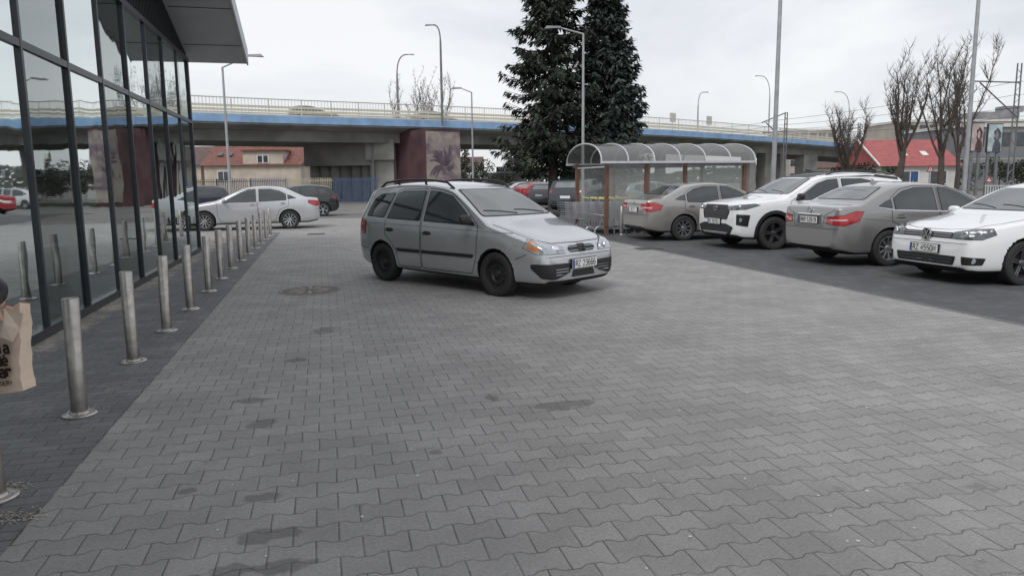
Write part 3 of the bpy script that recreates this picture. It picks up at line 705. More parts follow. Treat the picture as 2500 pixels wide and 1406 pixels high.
# --- Silver saloon left
hv=V((-.955,-.296,0)); SIL2=paint('silver_light',(.60,.61,.63),.55,.28)
o=place(709,559,'sedan','r',hv,'L')
c=Car('parked_sedan','bright silver sedan parked beyond the corner of the glass building','car',SP['sedan'],SIL2,o,heading(hv),'cars parked past the glass building',lvl=3,wheel='alloy10')
dress(c,'sedan')
lamps(c,[(2.1,.5,.66),(2.08,.5,.76),(1.85,.80,.84),(1.75,.86,.78),(2.0,.76,.66)],1,HEAD,'headlight',ang=35)
lamps(c,[(-2.31,.45,.92),(-2.30,.45,.78),(-2.15,.80,.78),(-2.0,.87,.88),(-2.02,.86,.97)],-1,REDL,'tail_light',ang=45)
c.plate(.8,-1,'RZ',off=.02)
def bgcar(kind,px,py,hdv,col,label,group,name='parked_car',metal=.3,z=0.0,loc=None):
    pmt=paint(name+str(round(col[0]*100))+str(round(col[2]*100)),col,metal,.3)
    o=loc if loc is not None else G(px,py,z)
    c=Car(name,label,'car',SP[kind],pmt,o,heading(hdv),group,lvl=2,wheel='alloy5'); dress(c,kind,detail=False)
    if kind=='suv': t=[(-2.2,.6,1.1),(-2.2,.6,.95),(-2.1,.86,.95),(-2.0,.88,1.1)]; h=[(2.2,.5,.93),(2.15,.5,.83),(1.95,.84,.87),(1.85,.9,.98)]
    elif kind=='hatch': t=[(-1.95,.55,.95),(-1.95,.55,.8),(-1.85,.82,.8),(-1.78,.84,.97)]; h=[(2.1,.42,.67),(2.08,.42,.77),(1.85,.8,.79),(1.85,.8,.68)]
    else: t=[(-2.31,.45,.92),(-2.30,.45,.78),(-2.15,.80,.78),(-2.0,.87,.95)]; h=[(2.1,.5,.66),(2.08,.5,.76),(1.85,.80,.80),(1.85,.82,.70)]
    lamps(c,t,-1,REDL,'tail_light',ang=40); lamps(c,h,1,HEAD,'headlight',ang=32)
    c.plate(.75 if kind!='suv' else .8,-1,None); return c
bgcar('hatch',718,528,hv,(.03,.032,.036),'dark hatchback parked just behind the bright silver sedan','cars parked past the glass building')
bgcar('hatch',470,522,hv,(.035,.04,.055),'dark blue hatchback half hidden by the glass building corner','cars parked past the glass building')
bgcar('suv',1425,520,V((.45,.89,0)),(.03,.037,.047),'dark blue grey suv seen through the trolley shelter glass','cars behind the trolley shelter')
bgcar('hatch',1366,508,V((.6,.8,0)),(.035,.038,.045),'dark grey hatchback left of the blue grey suv','cars behind the trolley shelter')
bgcar('sedan',1322,496,V((.8,.6,0)),(.35,.02,.03),'red sedan behind the minivan roof','cars behind the trolley shelter')
bgcar('sedan',1285,486,V((.9,.43,0)),(.62,.63,.65),'pale silver sedan far behind the minivan, left of the red one','cars behind the trolley shelter')
bgcar('hatch',1600,515,N,(.30,.31,.33),'grey hatchback parked behind the trolley shelter','cars behind the trolley shelter')
# =================================================================== GROUND
def rect(name,n0,n1,s0,s1,z,mat):
    b=MB().quad((n0,s0,0),(n1,s0,0),(n1,s1,0),(n0,s1,0)); o=b.build(name,mat); o.rotation_euler=(0,0,ANG); o.location=(0,0,z); tag(o,kind='structure'); return o
nb0,sb0=ns(G(195,1015)); nb1,sb1=ns(G(660,577))
nstrip=(ns(G(395,900))[0]+ns(G(30,1330))[0])/2
npark=(ns(G(1500,594))[0]+ns(G(2500,789))[0])/2
nf=ns(G(118,822))[0]; SANDN=nf-.10
spots=[]
for (px,py,rx,ry) in ((618,978,.14,.10),(1375,988,.24,.12),(640,1036,.1,.1),(650,1308,.14,.09),(560,1395,.1,.06),(690,1385,.14,.07),(640,1216,.1,.06),(725,880,.1,.1),(1200,972,.06,.08),(790,808,.12,.2),(1060,1105,.05,.04),(455,1200,.05,.04)):
    a,b_=ns(G(px,py)); spots.append((a,b_,rx,ry))
PAV=paving_mat('interlocking_pavers',(.325,.316,.306),(.262,.256,.249),(.085,.082,.078),.2,.165,.0125,.15,spots)
PARK=paving_mat('dark_pavers',(.098,.099,.104),(.072,.074,.078),(.035,.035,.036),.2,.165,.0125,.28,(),jw=.004)
STRIP=paving_mat('strip_pavers',(.172,.175,.182),(.135,.138,.145),(.05,.05,.05),.2,.1,0.0,.28,(),jw=.004,sand=.35)
GRD=M('ground_asphalt',(.17,.166,.158),.9,0,.2,.25,bump=.3,bs=30)
g=MB().quad((-900,-400,0),(900,-400,0),(900,1500,0),(-900,1500,0)).build('ground',GRD); tag(g,kind='structure')
rect('paving',-34,npark,-12,33,.004,PAV)
rect('parking_area',npark,44,-12,46,.004,PARK)
rect('pavement_strip',nf-.1,nstrip,-12,sb1+1.6,.008,STRIP)
rect('paving_edge',npark-.01,npark+.05,-12,33,.0085,M('edge_course',(.18,.175,.17),.85,0,8,.2))
rect('grass_verge',-80,140,62,75,.006,M('grass',(.08,.095,.05),.95,0,3,.35,bump=.5,bs=20))
SND=M('sand',(.44,.39,.32),.95,0,25,.3,bump=.5,bs=60)
b=MB()
for i in range(900):
    s_=random.uniform(4,17); n_=nf+.10+abs(random.gauss(0,.10)); rr=random.uniform(.003,.013); k=6
    b.poly([P(n_+rr*random.uniform(.6,1)*math.cos(2*PI*j/k),s_+rr*1.5*random.uniform(.6,1)*math.sin(2*PI*j/k),.0125) for j in range(k)])
for (px,py,kk) in ((20,1195,260),(30,1268,200),(238,998,30),(350,885,30)):
    g0=G(px,py)
    for i in range(kk):
        x_=g0.x+random.gauss(0,.06);y_=g0.y+random.gauss(0,.045); rr=random.uniform(.002,.009); b.poly([(x_+rr*random.uniform(.6,1)*math.cos(j*1.05),y_+rr*random.uniform(.6,1)*math.sin(j*1.05),.0125) for j in range(6)])
tag(b.build('sand',SND),'spilled sand grains scattered along the foot of the glass wall','sand',kind='stuff')
mh=G(757,710); e_=empty('manhole_cover',(mh.x,mh.y,0),ANG,'round cast manhole cover with petal pattern left of the minivan','manhole cover')
IRN=M('cast_iron',(.24,.225,.205),.75,.1,12,.3,bump=.4,bs=60)
MB().lathe([(.44,.004),(.44,.010),(.40,.012),(.395,.006)],40).build('frame',IRN,e_)
MB().lathe([(.39,.005),(.39,.009),(.0001,.009)],40).build('cover',M('cast_dark',(.15,.142,.13),.8,.1,15,.3),e_)
b=MB()
for k in range(12):
    a=2*PI*k/12; u=V((math.cos(a),math.sin(a),0));q=V((-u.y,u.x,0)); b.prism([u*.08,u*.22+q*.035,u*.36,u*.22-q*.035],V((0,0,.009)),V((0,0,.015)))
b.build('petal_relief',M('cast_light',(.33,.30,.26),.75,.1,15,.2),e_)
for (px,py,w_,d_,lb) in ((1583,608,.55,.4,'small rectangular drain grate at edge of the dark bays'),(772,572,.5,.5,'square drain grate on the paving beyond the bollards')):
    dg=G(px,py); dr=MB().box((0,0,.008),(w_,d_,.006)).build('drain_grate',M('drain_iron',(.07,.068,.065),.7,.3,12,.3)); dr.location=(dg.x,dg.y,.004); dr.rotation_euler=(0,0,ANG); tag(dr,lb,'drain')
b=MB()
for i in range(46):
    px=random.uniform(300,2400);py=random.uniform(760,1390); p=G(px,py); rr=random.uniform(.004,.013)
    b.poly([(p.x+rr*random.uniform(.5,1)*math.cos(j*1.05),p.y+rr*random.uniform(.5,1)*math.sin(j*1.05),.0065) for j in range(6)])
tag(b.build('litter',M('litter_white',(.7,.69,.66),.8)),'tiny white scraps and droppings scattered over the paving','litter',kind='stuff')
# =================================================================== BOLLARDS
STEEL=M('brushed_steel',(.42,.395,.365),.33,.95,14,.22,bump=.05,bs=200)
b0=empty('bollard',P(0,0),0,'x','bollard','steel bollards along the glass wall')
MB().lathe([(.0001,.80),(.048,.80),(.052,.795),(.052,.01)],28).build('post',STEEL,b0,True)
MB().lathe([(.052,.03),(.058,.028),(.064,.016),(.10,.014),(.107,.008),(.107,.0)],28).build('base_plate',M('steel_base',(.42,.40,.37),.35,.9,30,.25),b0,True)
bb=MB()
for k in range(4): bb.lathe([(.0001,.022),(.007,.022),(.008,.014)],6,c=(.083*math.cos(k*PI/2+.4),.083*math.sin(k*PI/2+.4),0))
bb.build('base_bolts',CHR,b0)
ordn=['nearest','second','third','fourth','fifth','sixth','seventh','eighth','ninth','tenth','eleventh','twelfth','thirteenth','farthest']
bpx=[(-12,1220),(195,1015),(327,885),(408,810),(466,757),(511,713),(541,682),(566,657)]
n7,sl7=ns(G(566,657))
for k in range(14):
    if k<8: q=G(*bpx[k]); nn,s_=ns(q)
    else: s_=sl7+(sb1-sl7)*(k-7)/6; nn=n7+(nb1-n7)*(k-7)/6
    lab=('stainless steel bollard cut off at the lower left corner, nearest of the row' if k==0 else 'stainless steel bollard, %s of the row counted from the camera'%ordn[k])
    o=b0 if k==0 else dup(b0)
    o.location=P(nn,s_,.009); o.rotation_euler=(R(random.uniform(-.8,.8)),R(random.uniform(-.8,.8)),k); o['label']=lab
pb=G(1517,574); o=dup(b0); o.location=(pb.x,pb.y,.005); o['label']='single steel bollard beside the front post of the trolley shelter'; o['group']='bollard at the shelter'
# =================================================================== GLASS BUILDING
def onf(px,py):
    d=ray(px,py); t=nf/d.dot(N); return EYE+d*t
s1=ns(onf(84,450))[1]; s8=ns(onf(479,450))[1]; st=(s8-s1)/7; ztr=onf(50,107).z; ztop=onf(460,150).z
bld=empty('glass_building',(0,0,0),ANG,'glass fronted shop building with black mullions and sloping grey canopy','building')
FRM=M('black_frame',(.045,.05,.058),.35,.3,10,.15)
mg,nt,bs=newmat('facade_glass'); e=E(nt); tc=nt.nodes.new('ShaderNodeTexCoord')
gl=nt.nodes.new('ShaderNodeBsdfGlossy'); gl.inputs['Roughness'].default_value=.02; gl.inputs['Color'].default_value=(.76,.81,.80,1)
tr=nt.nodes.new('ShaderNodeBsdfTransparent'); tr.inputs[0].default_value=(.60,.67,.65,1)
lw=nt.nodes.new('ShaderNodeFresnel'); lw.inputs['IOR'].default_value=1.75
fac=e.m('ADD',e.m('MULTIPLY',lw.outputs[0],1.0),.26,clamp=True)
bp=nt.nodes.new('ShaderNodeBump'); bp.inputs['Strength'].default_value=.09; bp.inputs['Distance'].default_value=.05
nt.links.new(e.noise(tc.outputs['Object'],.9,2),bp.inputs['Height']); nt.links.new(bp.outputs[0],gl.inputs['Normal'])
mx=nt.nodes.new('ShaderNodeMixShader'); nt.links.new(fac,mx.inputs[0]); nt.links.new(tr.outputs[0],mx.inputs[1]); nt.links.new(gl.outputs[0],mx.inputs[2])
nt.links.new(mx.outputs[0],nt.nodes['Material Output'].inputs[0])
NBAY=13; sL=s8-NBAY*st
for k in range(NBAY+1):
    s_=s8-k*st
    MB().box((nf-.03,s_,ztop/2+.01),(.085,.055 if k else .11,ztop)).build('mullion',FRM,bld)
for k in range(NBAY):
    s0_=s8-(k+1)*st+.026; s1_=s8-k*st-.026
    tw=random.uniform(-.005,.005)
    for (z0,z1) in ((.10,ztr-.03),(ztr+.03,ztop-.04)):
        MB().quad((nf-.02+tw,s0_,z0),(nf-.02-tw,s1_,z0),(nf-.02-tw+random.uniform(-.006,.006),s1_,z1),(nf-.02+tw,s0_,z1)).build('window_pane',mg,bld)
for k in range(NBAY):
    sc=s8-(k+.5)*st
    MB().box((nf-.028,sc,ztr),(.075,st-.06,.075)).build('transom',FRM,bld)
MB().box((nf-.027,(sL+s8)/2,.055),(.11,s8-sL,.10)).build('bottom_rail',FRM,bld)
MB().box((nf-.027,(sL+s8)/2,ztop),(.11,s8-sL,.09)).build('top_rail',FRM,bld)
sl=.275; ez=ztop+.02; se=s8+.45
def roofz(s): return ez+sl*(se-s)
rs=4.5; zt=roofz
b=MB()
b.prism([(nf-.05,s8,ztop+.045),(nf-.05,rs,ztop+.045),(nf-.05,rs,zt(rs)),(nf-.05,s8,zt(s8))],(-.05,0,0),(0,0,0))
k=s8-.05
while k>rs:
    b.box((nf-.035,k,(ztop+.045+zt(k))/2),(.03,.045,zt(k)-ztop-.045)); k-=.11
b.build('cladding',M('black_ribs',(.022,.024,.027),.5,.3),bld)
ov=1.22
SOF=M('soffit',(.42,.43,.44),.6,0,2,.08); FAS=M('fascia',(.52,.53,.54),.45,.3,2,.06)
MB().prism([(0,se,zt(se)),(0,rs,zt(rs)),(0,rs-14,zt(rs)-14*sl),(0,rs-14,zt(rs)-14*sl+.3),(0,rs,zt(rs)+.3),(0,se,zt(se)+.30)],(nf-12,0,0),(nf+ov,0,0)).build('canopy',SOF,bld)
MB().prism([(0,se+.03,zt(se)-.03),(0,rs,zt(rs)-.03),(0,rs,zt(rs)+.34),(0,se+.03,zt(se)+.34)],(nf+ov,0,0),(nf+ov+.035,0,0)).build('fascia',FAS,bld)
for kk in range(6):
    s_=se-.9-kk*1.6; MB().prism([(0,s_,zt(s_)-.006),(0,s_-.015,zt(s_-.015)-.006),(0,s_-.015,zt(s_-.015)-.001),(0,s_,zt(s_)-.001)],(nf+.02,0,0),(nf+ov-.02,0,0)).build('soffit_joint',SEAM,bld)
MB().box((nf-.08-6,s8-.1,ztop/2),(11.8,.14,ztop)).build('end_wall',M('grey_render',(.25,.25,.25),.8,0,2,.1),bld)
MB().quad((nf-.12,sL,.02),(nf-9,sL,.02),(nf-9,s8-.2,.02),(nf-.12,s8-.2,.02)).build('interior_floor',M('int_floor',(.20,.195,.18),.5),bld)
MB().quad((nf-5,sL,.02),(nf-5,s8-.2,.02),(nf-5,s8-.2,4.2),(nf-5,sL,4.2)).build('interior_wall',M('int_wall',(.17,.17,.165),.8,0,.8,.5),bld)
MB().quad((nf-.12,sL,ztop),(nf-9,sL,ztop),(nf-9,s8-.2,ztop),(nf-.12,s8-.2,ztop)).build('interior_ceiling',M('int_ceil',(.14,.14,.14),.8),bld)
MB().box((nf-.42,(sL+s8)/2,.42),(.3,s8-sL-.8,.78)).build('interior_counter',M('int_counter',(.38,.35,.30),.7,0,1.2,.45),bld)
# =================================================================== OVERPASS
ctrl=[(-62,27.5),(-40,39.5),(-21.9,51.5),(-9.6,58.2),(-.3,63.6),(12.6,72.5),(27,84.5),(43,99.0),(60,117),(80,140)]
def catmull(pts,k=6):
    out=[]
    for i in range(len(pts)-1):
        p0=V(pts[max(i-1,0)]);p1=V(pts[i]);p2=V(pts[i+1]);p3=V(pts[min(i+2,len(pts)-1)])
        for j in range(k):
            t=j/k; out.append(.5*((2*p1)+(-p0+p2)*t+(2*p0-5*p1+4*p2-p3)*t*t+(-p0+3*p1-3*p2+p3)*t**3))
    out.append(V(pts[-1])); return out
path=[V((p.x,p.y,0)) for p in catmull([(x,y,0) for x,y in ctrl])]
def nrm(i):
    t=(path[min(i+1,len(path)-1)]-path[max(i-1,0)]).normalized(); return V((-t.y,t.x,0))
def dz(i):
    x=path[i].x; return 0 if x<15 else -((x-15)/65)**1.4*.9
def sweep(sec,name,mat,parent,lo=0,hi=None):
    hi=len(path) if hi is None else hi; b=MB(); vs=[];k=len(sec)
    for i in range(lo,hi):
        n_=nrm(i)
        for (o_,z_) in sec: vs.append(path[i]+n_*o_+V((0,0,z_+dz(i))))
    m=hi-lo; fs=[]
    for i in range(m-1):
        for j in range(k): fs.append((i*k+j,i*k+(j+1)%k,(i+1)*k+(j+1)%k,(i+1)*k+j))
    fs.append(tuple(range(k))); fs.append(tuple((m-1)*k+j for j in range(k)))
    b.add(vs,fs); return b.build(name,mat,parent)
CON=M('concrete',(.30,.295,.28),.85,0,.6,.3,bump=.2,bs=20); COND=M('concrete_dark',(.22,.215,.205),.9,0,.5,.35)
BLU=M('blue_fascia',(.24,.39,.60),.6,0,1.2,.2); CRM=M('cream_rail',(.58,.55,.44),.6,0,1,.12)
ovp=empty('overpass_bridge',(0,0,0),0,'long curved road overpass with pale blue edge beam and white railing','bridge')
sweep([(0.06,5.70),(0.06,6.28),(12,6.28),(12,5.70),(10.6,5.42),(1.5,5.42)],'deck',CON,ovp)
sweep([(-.08,5.82),(-.08,6.36),(.05,6.36),(.05,5.82)],'edge_beam',BLU,ovp)
sweep([(1.6,4.62),(1.6,5.41),(10.4,5.41),(10.4,4.62)],'girder',COND,ovp)
sweep([(-.02,6.365),(-.02,6.43),(.5,6.43),(.5,6.29),(.06,6.29),(.06,6.365)],'kerb',CRM,ovp)
for off in (.25,11.8):
    b=MB()
    for i in range(len(path)-1):
        a=path[i]+nrm(i)*off+V((0,0,6.43+dz(i))); c_=path[i+1]+nrm(i+1)*off+V((0,0,6.43+dz(i+1)))
        L_=(c_-a).length; d_=(c_-a)/L_
        b.tube([a+V((0,0,1.1)),c_+V((0,0,1.1))],.04,4,False); b.tube([a+V((0,0,.12)),c_+V((0,0,.12))],.025,4,False)
        if off<1:
            k=int(L_/.22)
            for j in range(k):
                p=a+d_*(L_*j/k); b.box((p.x,p.y,p.z+.6),(.026,.026,1.0))
        k=max(1,int(L_/2))
        for j in range(k):
            p=a+d_*(L_*j/k); b.box((p.x,p.y,p.z+.55),(.07,.07,1.1))
    b.build('railing',M('railing_paint',(.50,.49,.45),.6),ovp)
for off in (1.6,10.2):
    for z_ in (6.75,7.02):
        sweep([(off,z_),(off,z_+.17),(off+.05,z_+.17),(off+.05,z_)],'guard_rail',CRM,ovp)
def near_path(px):
    best=None
    for i,p in enumerate(path):
        if p.y<20: continue
        d=p-EYE; u=1250+FPX*d.dot(RR)/max(d.dot(F_),.1)
        if best is None or abs(u-px)<best[0]: best=(abs(u-px),i)
    return best[1]
def colx(px,Y): return AT(px,441,Y).x
PU=M('maroon_paint',(.085,.042,.048),.8,0,.8,.35)
mm,nt,bs=newmat('mural_paint'); e=E(nt); tc=nt.nodes.new('ShaderNodeTexCoord')
f_=e.noise(tc.outputs['Object'],.42,7,.62,1.6); f2_=e.noise(tc.outputs['Object'],1.4,6,.7,.8)
ff_=e.m('ADD',e.m('MULTIPLY',f_,.75),e.m('MULTIPLY',f2_,.25))
rpn=nt.nodes.new('ShaderNodeValToRGB'); cr=rpn.color_ramp
cr.elements[0].position=.34;cr.elements[0].color=(.10,.075,.095,1);cr.elements[1].position=.66;cr.elements[1].color=(.40,.35,.30,1)
for pos,colr in ((.42,(.19,.14,.17,1)),(.50,(.29,.24,.23,1)),(.56,(.34,.30,.26,1))):
    x_=cr.elements.new(pos); x_.color=colr
nt.links.new(ff_,rpn.inputs[0]); nt.links.new(rpn.outputs[0],bs.inputs['Base Color']); setp(bs,Roughness=.8)
Yc=58.0
A=V((colx(965,Yc+3.0),Yc+3.0,0)); Bp=V((colx(1042,Yc),Yc,0)); Cq=V((colx(1125,Yc+2.2),Yc+2.2,0)); Dq=A+(Cq-Bp)
pm_=MB().prism([A,Bp,Cq,Dq],(0,0,0),(0,0,5.55)).build('pier',PU,ovp)
pm_['label']='abutment pier painted maroon with a grey purple mural'
nn_=(Cq-Bp).normalized(); on=V((nn_.y,-nn_.x,0))
MB().quad(Bp+on*.012+V((0,0,.3)),Cq+on*.012+V((0,0,.3)),Cq+on*.012+V((0,0,5.4)),Bp+on*.012+V((0,0,5.4))).build('mural',mm,pm_)
b=MB(); cen=(Bp+Cq)/2+on*.02; rm_=random.Random(3)
for k in range(26):
    a=rm_.uniform(-.6,3.6); r0=rm_.uniform(.1,.5); r1=rm_.uniform(1.1,2.1); w_=rm_.uniform(.03,.11)
    pts=[]
    for t in (0,.35,.7,1):
        r_=r0+(r1-r0)*t; pts.append((r_*.75*math.cos(a+.5*t),2.7+r_*math.sin(a+.5*t)))
    hi_=[];lo_=[]
    for i_,(x_,z_) in enumerate(pts):
        q=w_*(1,1.3,.8,.05)[i_]; nx_,nz_=-math.sin(a+.5),math.cos(a+.5); hi_.append((x_+nx_*q,z_+nz_*q)); lo_.append((x_-nx_*q,z_-nz_*q))
    b.poly([cen+nn_*max(-2.4,min(2.4,x_))+on*.0006*k+V((0,0,z_)) for x_,z_ in hi_+lo_[::-1]])
b.build('mural_strokes',M('mural_dark',(.11,.085,.105),.8,0,2,.4),pm_)
p0=V((colx(745,62),62,0)); p1=V((colx(905,60.5),60.5,0)); p2=V((colx(962,60.2),60.2,0))
MB().prism([p0,p1,p1+V((2.5,8,0)),p0+V((2.5,8,0))],(0,0,2.9),(0,0,4.61)).build('pier_cap',COND,ovp)
for k in range(6):
    q=p0.lerp(p1,(k+.3)/6.2); MB().lathe([(.5,0),(.5,2.9)],16,c=(q.x+.3,q.y+1.5,0)).build('pier',COND,ovp,True)
MB().prism([p1,p2,p2+V((1.5,7,0)),p1+V((1.5,7,0))],(0,0,0),(0,0,3.3)).build('pier',CON,ovp)
MB().prism([p1+V((-.3,-.25,0)),p2+V((.1,-.25,0)),p2+V((.1,2,0)),p1+V((-.3,2,0))],(0,0,3.3),(0,0,4.9)).build('pier_cap',CON,ovp)
MB().tube([p1+V((.3,-.35,.2)),p1+V((.3,-.35,4.4)),p1+V((-.2,-.35,5.2))],.09,8).build('drain_pipe',COND,ovp)
for px in (1848,1905,1955,2010):
    i=near_path(px); p=path[i]+nrm(i)*2.2; MB().box((p.x,p.y,2.2),(1.3 if px<2000 else 3.5,1.2,4.6),.7).build('pier',CON if px in(1848,2010) else COND,ovp)
for px in (1330,1560,1700):
    i=near_path(px); p=path[i]+nrm(i)*5; MB().lathe([(.6,0),(.6,4.6)],16,c=(p.x,p.y,0)).build('pier',COND,ovp,True)
def deckcar(px,label,kind,col):
    i=near_path(px); t=(path[i+1]-path[i-1]).normalized(); p=path[i]+nrm(i)*6.5+V((0,0,6.285+dz(i)))
    bgcar(kind,0,0,t,col,label,'cars on the overpass',name='passing_car',loc=p,metal=0)
deckcar(805,'dark beige car passing on the overpass, left one','hatch',(.13,.125,.10))
deckcar(1160,'grey car passing on the overpass, just left of the spruces','sedan',(.16,.16,.155))
for k,px in enumerate((1652,1734)):
    i=near_path(px); p=path[i]+nrm(i)*1+V((0,0,7.75+dz(i)))
    tag(MB().box(p,(.9,.08,.9),.7).box((p.x,p.y,p.z-.8),(.08,.08,1.4)).build('road_sign',M('sign_grey',(.55,.53,.48),.6)),'back of a square road sign on the overpass, %s of two'%('left' if k==0 else 'right'),'sign')
# =================================================================== STREET LAMPS
GAL=M('galvanised',(.38,.39,.40),.5,.4,4,.15); GALD=M('lamp_dark',(.19,.195,.20),.5,.4)
def lamp(px,Y,ytop,hx,hy,label,z0=0.0,curved=False,r=.07,mat=GAL,group='street lamps'):
    x0=AT(px,430,Y).x; ti=AT(px,ytop,Y)
    top=V((x0,Y,ti.z)); o=empty('street_lamp',(x0,Y,z0),0,label,'street lamp',group)
    L=lambda p: V(p)-V((x0,Y,z0))
    mb=MB()
    if hx is None:
        mb.tube([L((x0,Y,z0)),L(top)],[r,r*.65],12); mb.build('pole',mat,o,True); 
        MB().box((0,0,.15),(r*4,r*4,.3)).build('base',CON,o); return o
    hd_=AT(hx,hy,Y); hd_=V((hd_.x,Y,hd_.z)); pts=None
    if curved:
        pts=[L((x0,Y,z0)),L((x0,Y,z0+(top.z-z0)*.5)),L((x0,Y,top.z-(abs(hd_.x-x0))*1.3))]
        a=V(pts[-1]); d_=L(hd_); c1=V((a.x,a.y,d_.z+.15))
        for k in range(1,9):
            t=k/8; pts.append(a*(1-t)**2+c1*2*t*(1-t)+d_*t*t)
        mb.tube(pts,[r]*2+[r*.8]+[r*.55]*8,10)
    else:
        mb.tube([L((x0,Y,z0)),L(top)],[r,r*.6],10); mb.tube([L(top),L(hd_)],[r*.5,r*.4],8)
    mb.build('pole',mat,o,True)
    dx=1 if hd_.x>x0 else -1; h=L(hd_)
    vs=[(-.05,-.07,-.02),(.6,-.12,-.05),(.6,.12,-.05),(-.05,.07,-.02),(-.05,-.05,.05),(.5,-.08,.06),(.5,.08,.06),(-.05,.05,.05)]
    MB().add([h+V((dx*a_,b2,c2)) for a_,b2,c2 in vs],[(0,1,2,3),(4,5,6,7),(0,1,5,4),(1,2,6,5),(2,3,7,6),(3,0,4,7)]).build('lamp_head',GALD,o)
    return o
lamp(560,31,165,607,137,'grey street lamp just right of the glass building canopy')
lamp(1155,46,226,1125,216,'slim grey street lamp left of the spruces in front of the overpass')
lamp(1423,30,84,1366,68,'street lamp with long arm standing before the spruce trees')
lamp(1888,25,-200,None,0,'tall bare grey pole behind the white suv',r=.085,group='tall poles')
lamp(2356,27,-200,None,0,'tall bare grey pole at the right before the bare trees',r=.085,group='tall poles')
for (px,Y,yt,hx,hy,lb) in ((1083,60,80,1056,62,'tall curved lamp on the overpass, left of the spruces'),(977,70,150,996,134,'curved lamp on the overpass bending right, leftmost'),
   (1700,92,245,1718,226,'curved lamp on the overpass right of the spruces'),(1872,104,205,1854,186,'curved lamp on the overpass left of the tall pole'),(2065,118,240,2047,225,'curved lamp on the overpass at its far right end')):
    lamp(px,Y,yt,hx,hy,lb,z0=5.9,curved=True,r=.10,mat=GALD if px<1500 else GAL,group='curved lamps on the overpass')
# =================================================================== TREES
BRK_=M('bark',(.085,.07,.058),.9,0,4,.3,bump=.5,bs=20)
FOLA=M('spruce_needles',(.040,.050,.036),.85,0,1.1,.5); FOLB=M('blue_spruce_needles',(.062,.078,.072),.85,0,1.3,.55)
def conifer(base,h,rad,seed,nbr,mat,label,dens=55,low=.1,tier=0,pw=.75,lw=1.0,dr_=1.0,tf=.45,foot=0):
    rnd=random.Random(seed); o=empty('spruce_tree',base,0,label,'tree',None)
    MB().tube([(0,0,0),(0.05,0,h*.5),(0,0,h)],[h*.018,h*.011,.02],9).build('trunk',BRK_,o,True)
    vs=[];fs=[]
    def leaf(p,d,l,w):
        d=d.normalized(); u=d.cross(V((rnd.uniform(-.5,.5),rnd.uniform(-.5,.5),1))); 
        if u.length<.05: u=V((1,0,0))
        u=u.normalized()*w; i=len(vs)
        vs.extend([p-u*.6,p+d*l*.5-u,p+d*l,p+d*l*.5+u,p+u*.6]); fs.append((i,i+1,i+2,i+3,i+4))
    br=MB()
    for k in range(nbr):
        t=(k+rnd.random())/nbr
        if tier: 
            q=round(t*tier)/tier; t=t*(1-tf)+q*tf
        z=h*(low+(1-low-.01)*t); Rr=rad*max(0,1-t)**pw*(rnd.uniform(.58,1.15))+.12
        if foot and t<foot: Rr*=.62+.38*t/foot
        az=rnd.uniform(0,2*PI); d=V((math.cos(az),math.sin(az),0)); sdv=V((-d.y,d.x,0))
        droop=rnd.uniform(.28,.55)*(1-t*.8)*dr_; up_=rnd.uniform(.18,.38)
        def bp_(u): return V((0,0,z))+d*Rr*u+V((0,0,-droop*Rr*u+up_*Rr*u*u*u))+sdv*.06*Rr*math.sin(u*3+az)
        br.tube([bp_(u) for u in (0,.33,.66,1)],[.035,.025,.015,.005],4,False)
        m=int(dens*(Rr/rad)**1.0)+14
        for j in range(m):
            u=rnd.uniform(.08,1)**.75; p=bp_(u); wdt=(.30*Rr*(1-u)+.12)
            sgn=rnd.choice((-1,1)); off_=sdv*sgn*wdt*rnd.random()
            dr=d*rnd.uniform(.2,1)+sdv*sgn*rnd.uniform(.1,.9)+V((0,0,rnd.uniform(-1.1,.15)))
            leaf(p+off_+V((0,0,-abs(off_.length)*.4+rnd.uniform(-.12,.05))),dr,rnd.uniform(.16,.42),rnd.uniform(.03,.068)*lw)
    br.build('branchwork',BRK_,o)
    mb=MB(); mb.v=[tuple(v) for v in vs]; mb.f=fs; mb.build('crown',mat,o)
    return o
tb=V((colx(1350,37),37,0)); conifer(tb,14.8,3.05,3,300,FOLA,'tall dark spruce with drooping tiers, left of the pair',dens=120,low=.15,tier=20,pw=.78,lw=1.1,tf=.6,foot=.10)
tb=V((colx(1478,38.5),38.5,0)); conifer(tb,12.0,2.3,9,390,FOLB,'dense blue grey spruce, right of the pair behind the shelter',dens=105,low=.16,pw=.62,lw=1.25,dr_=1.3,tier=20,tf=.3,foot=.1)
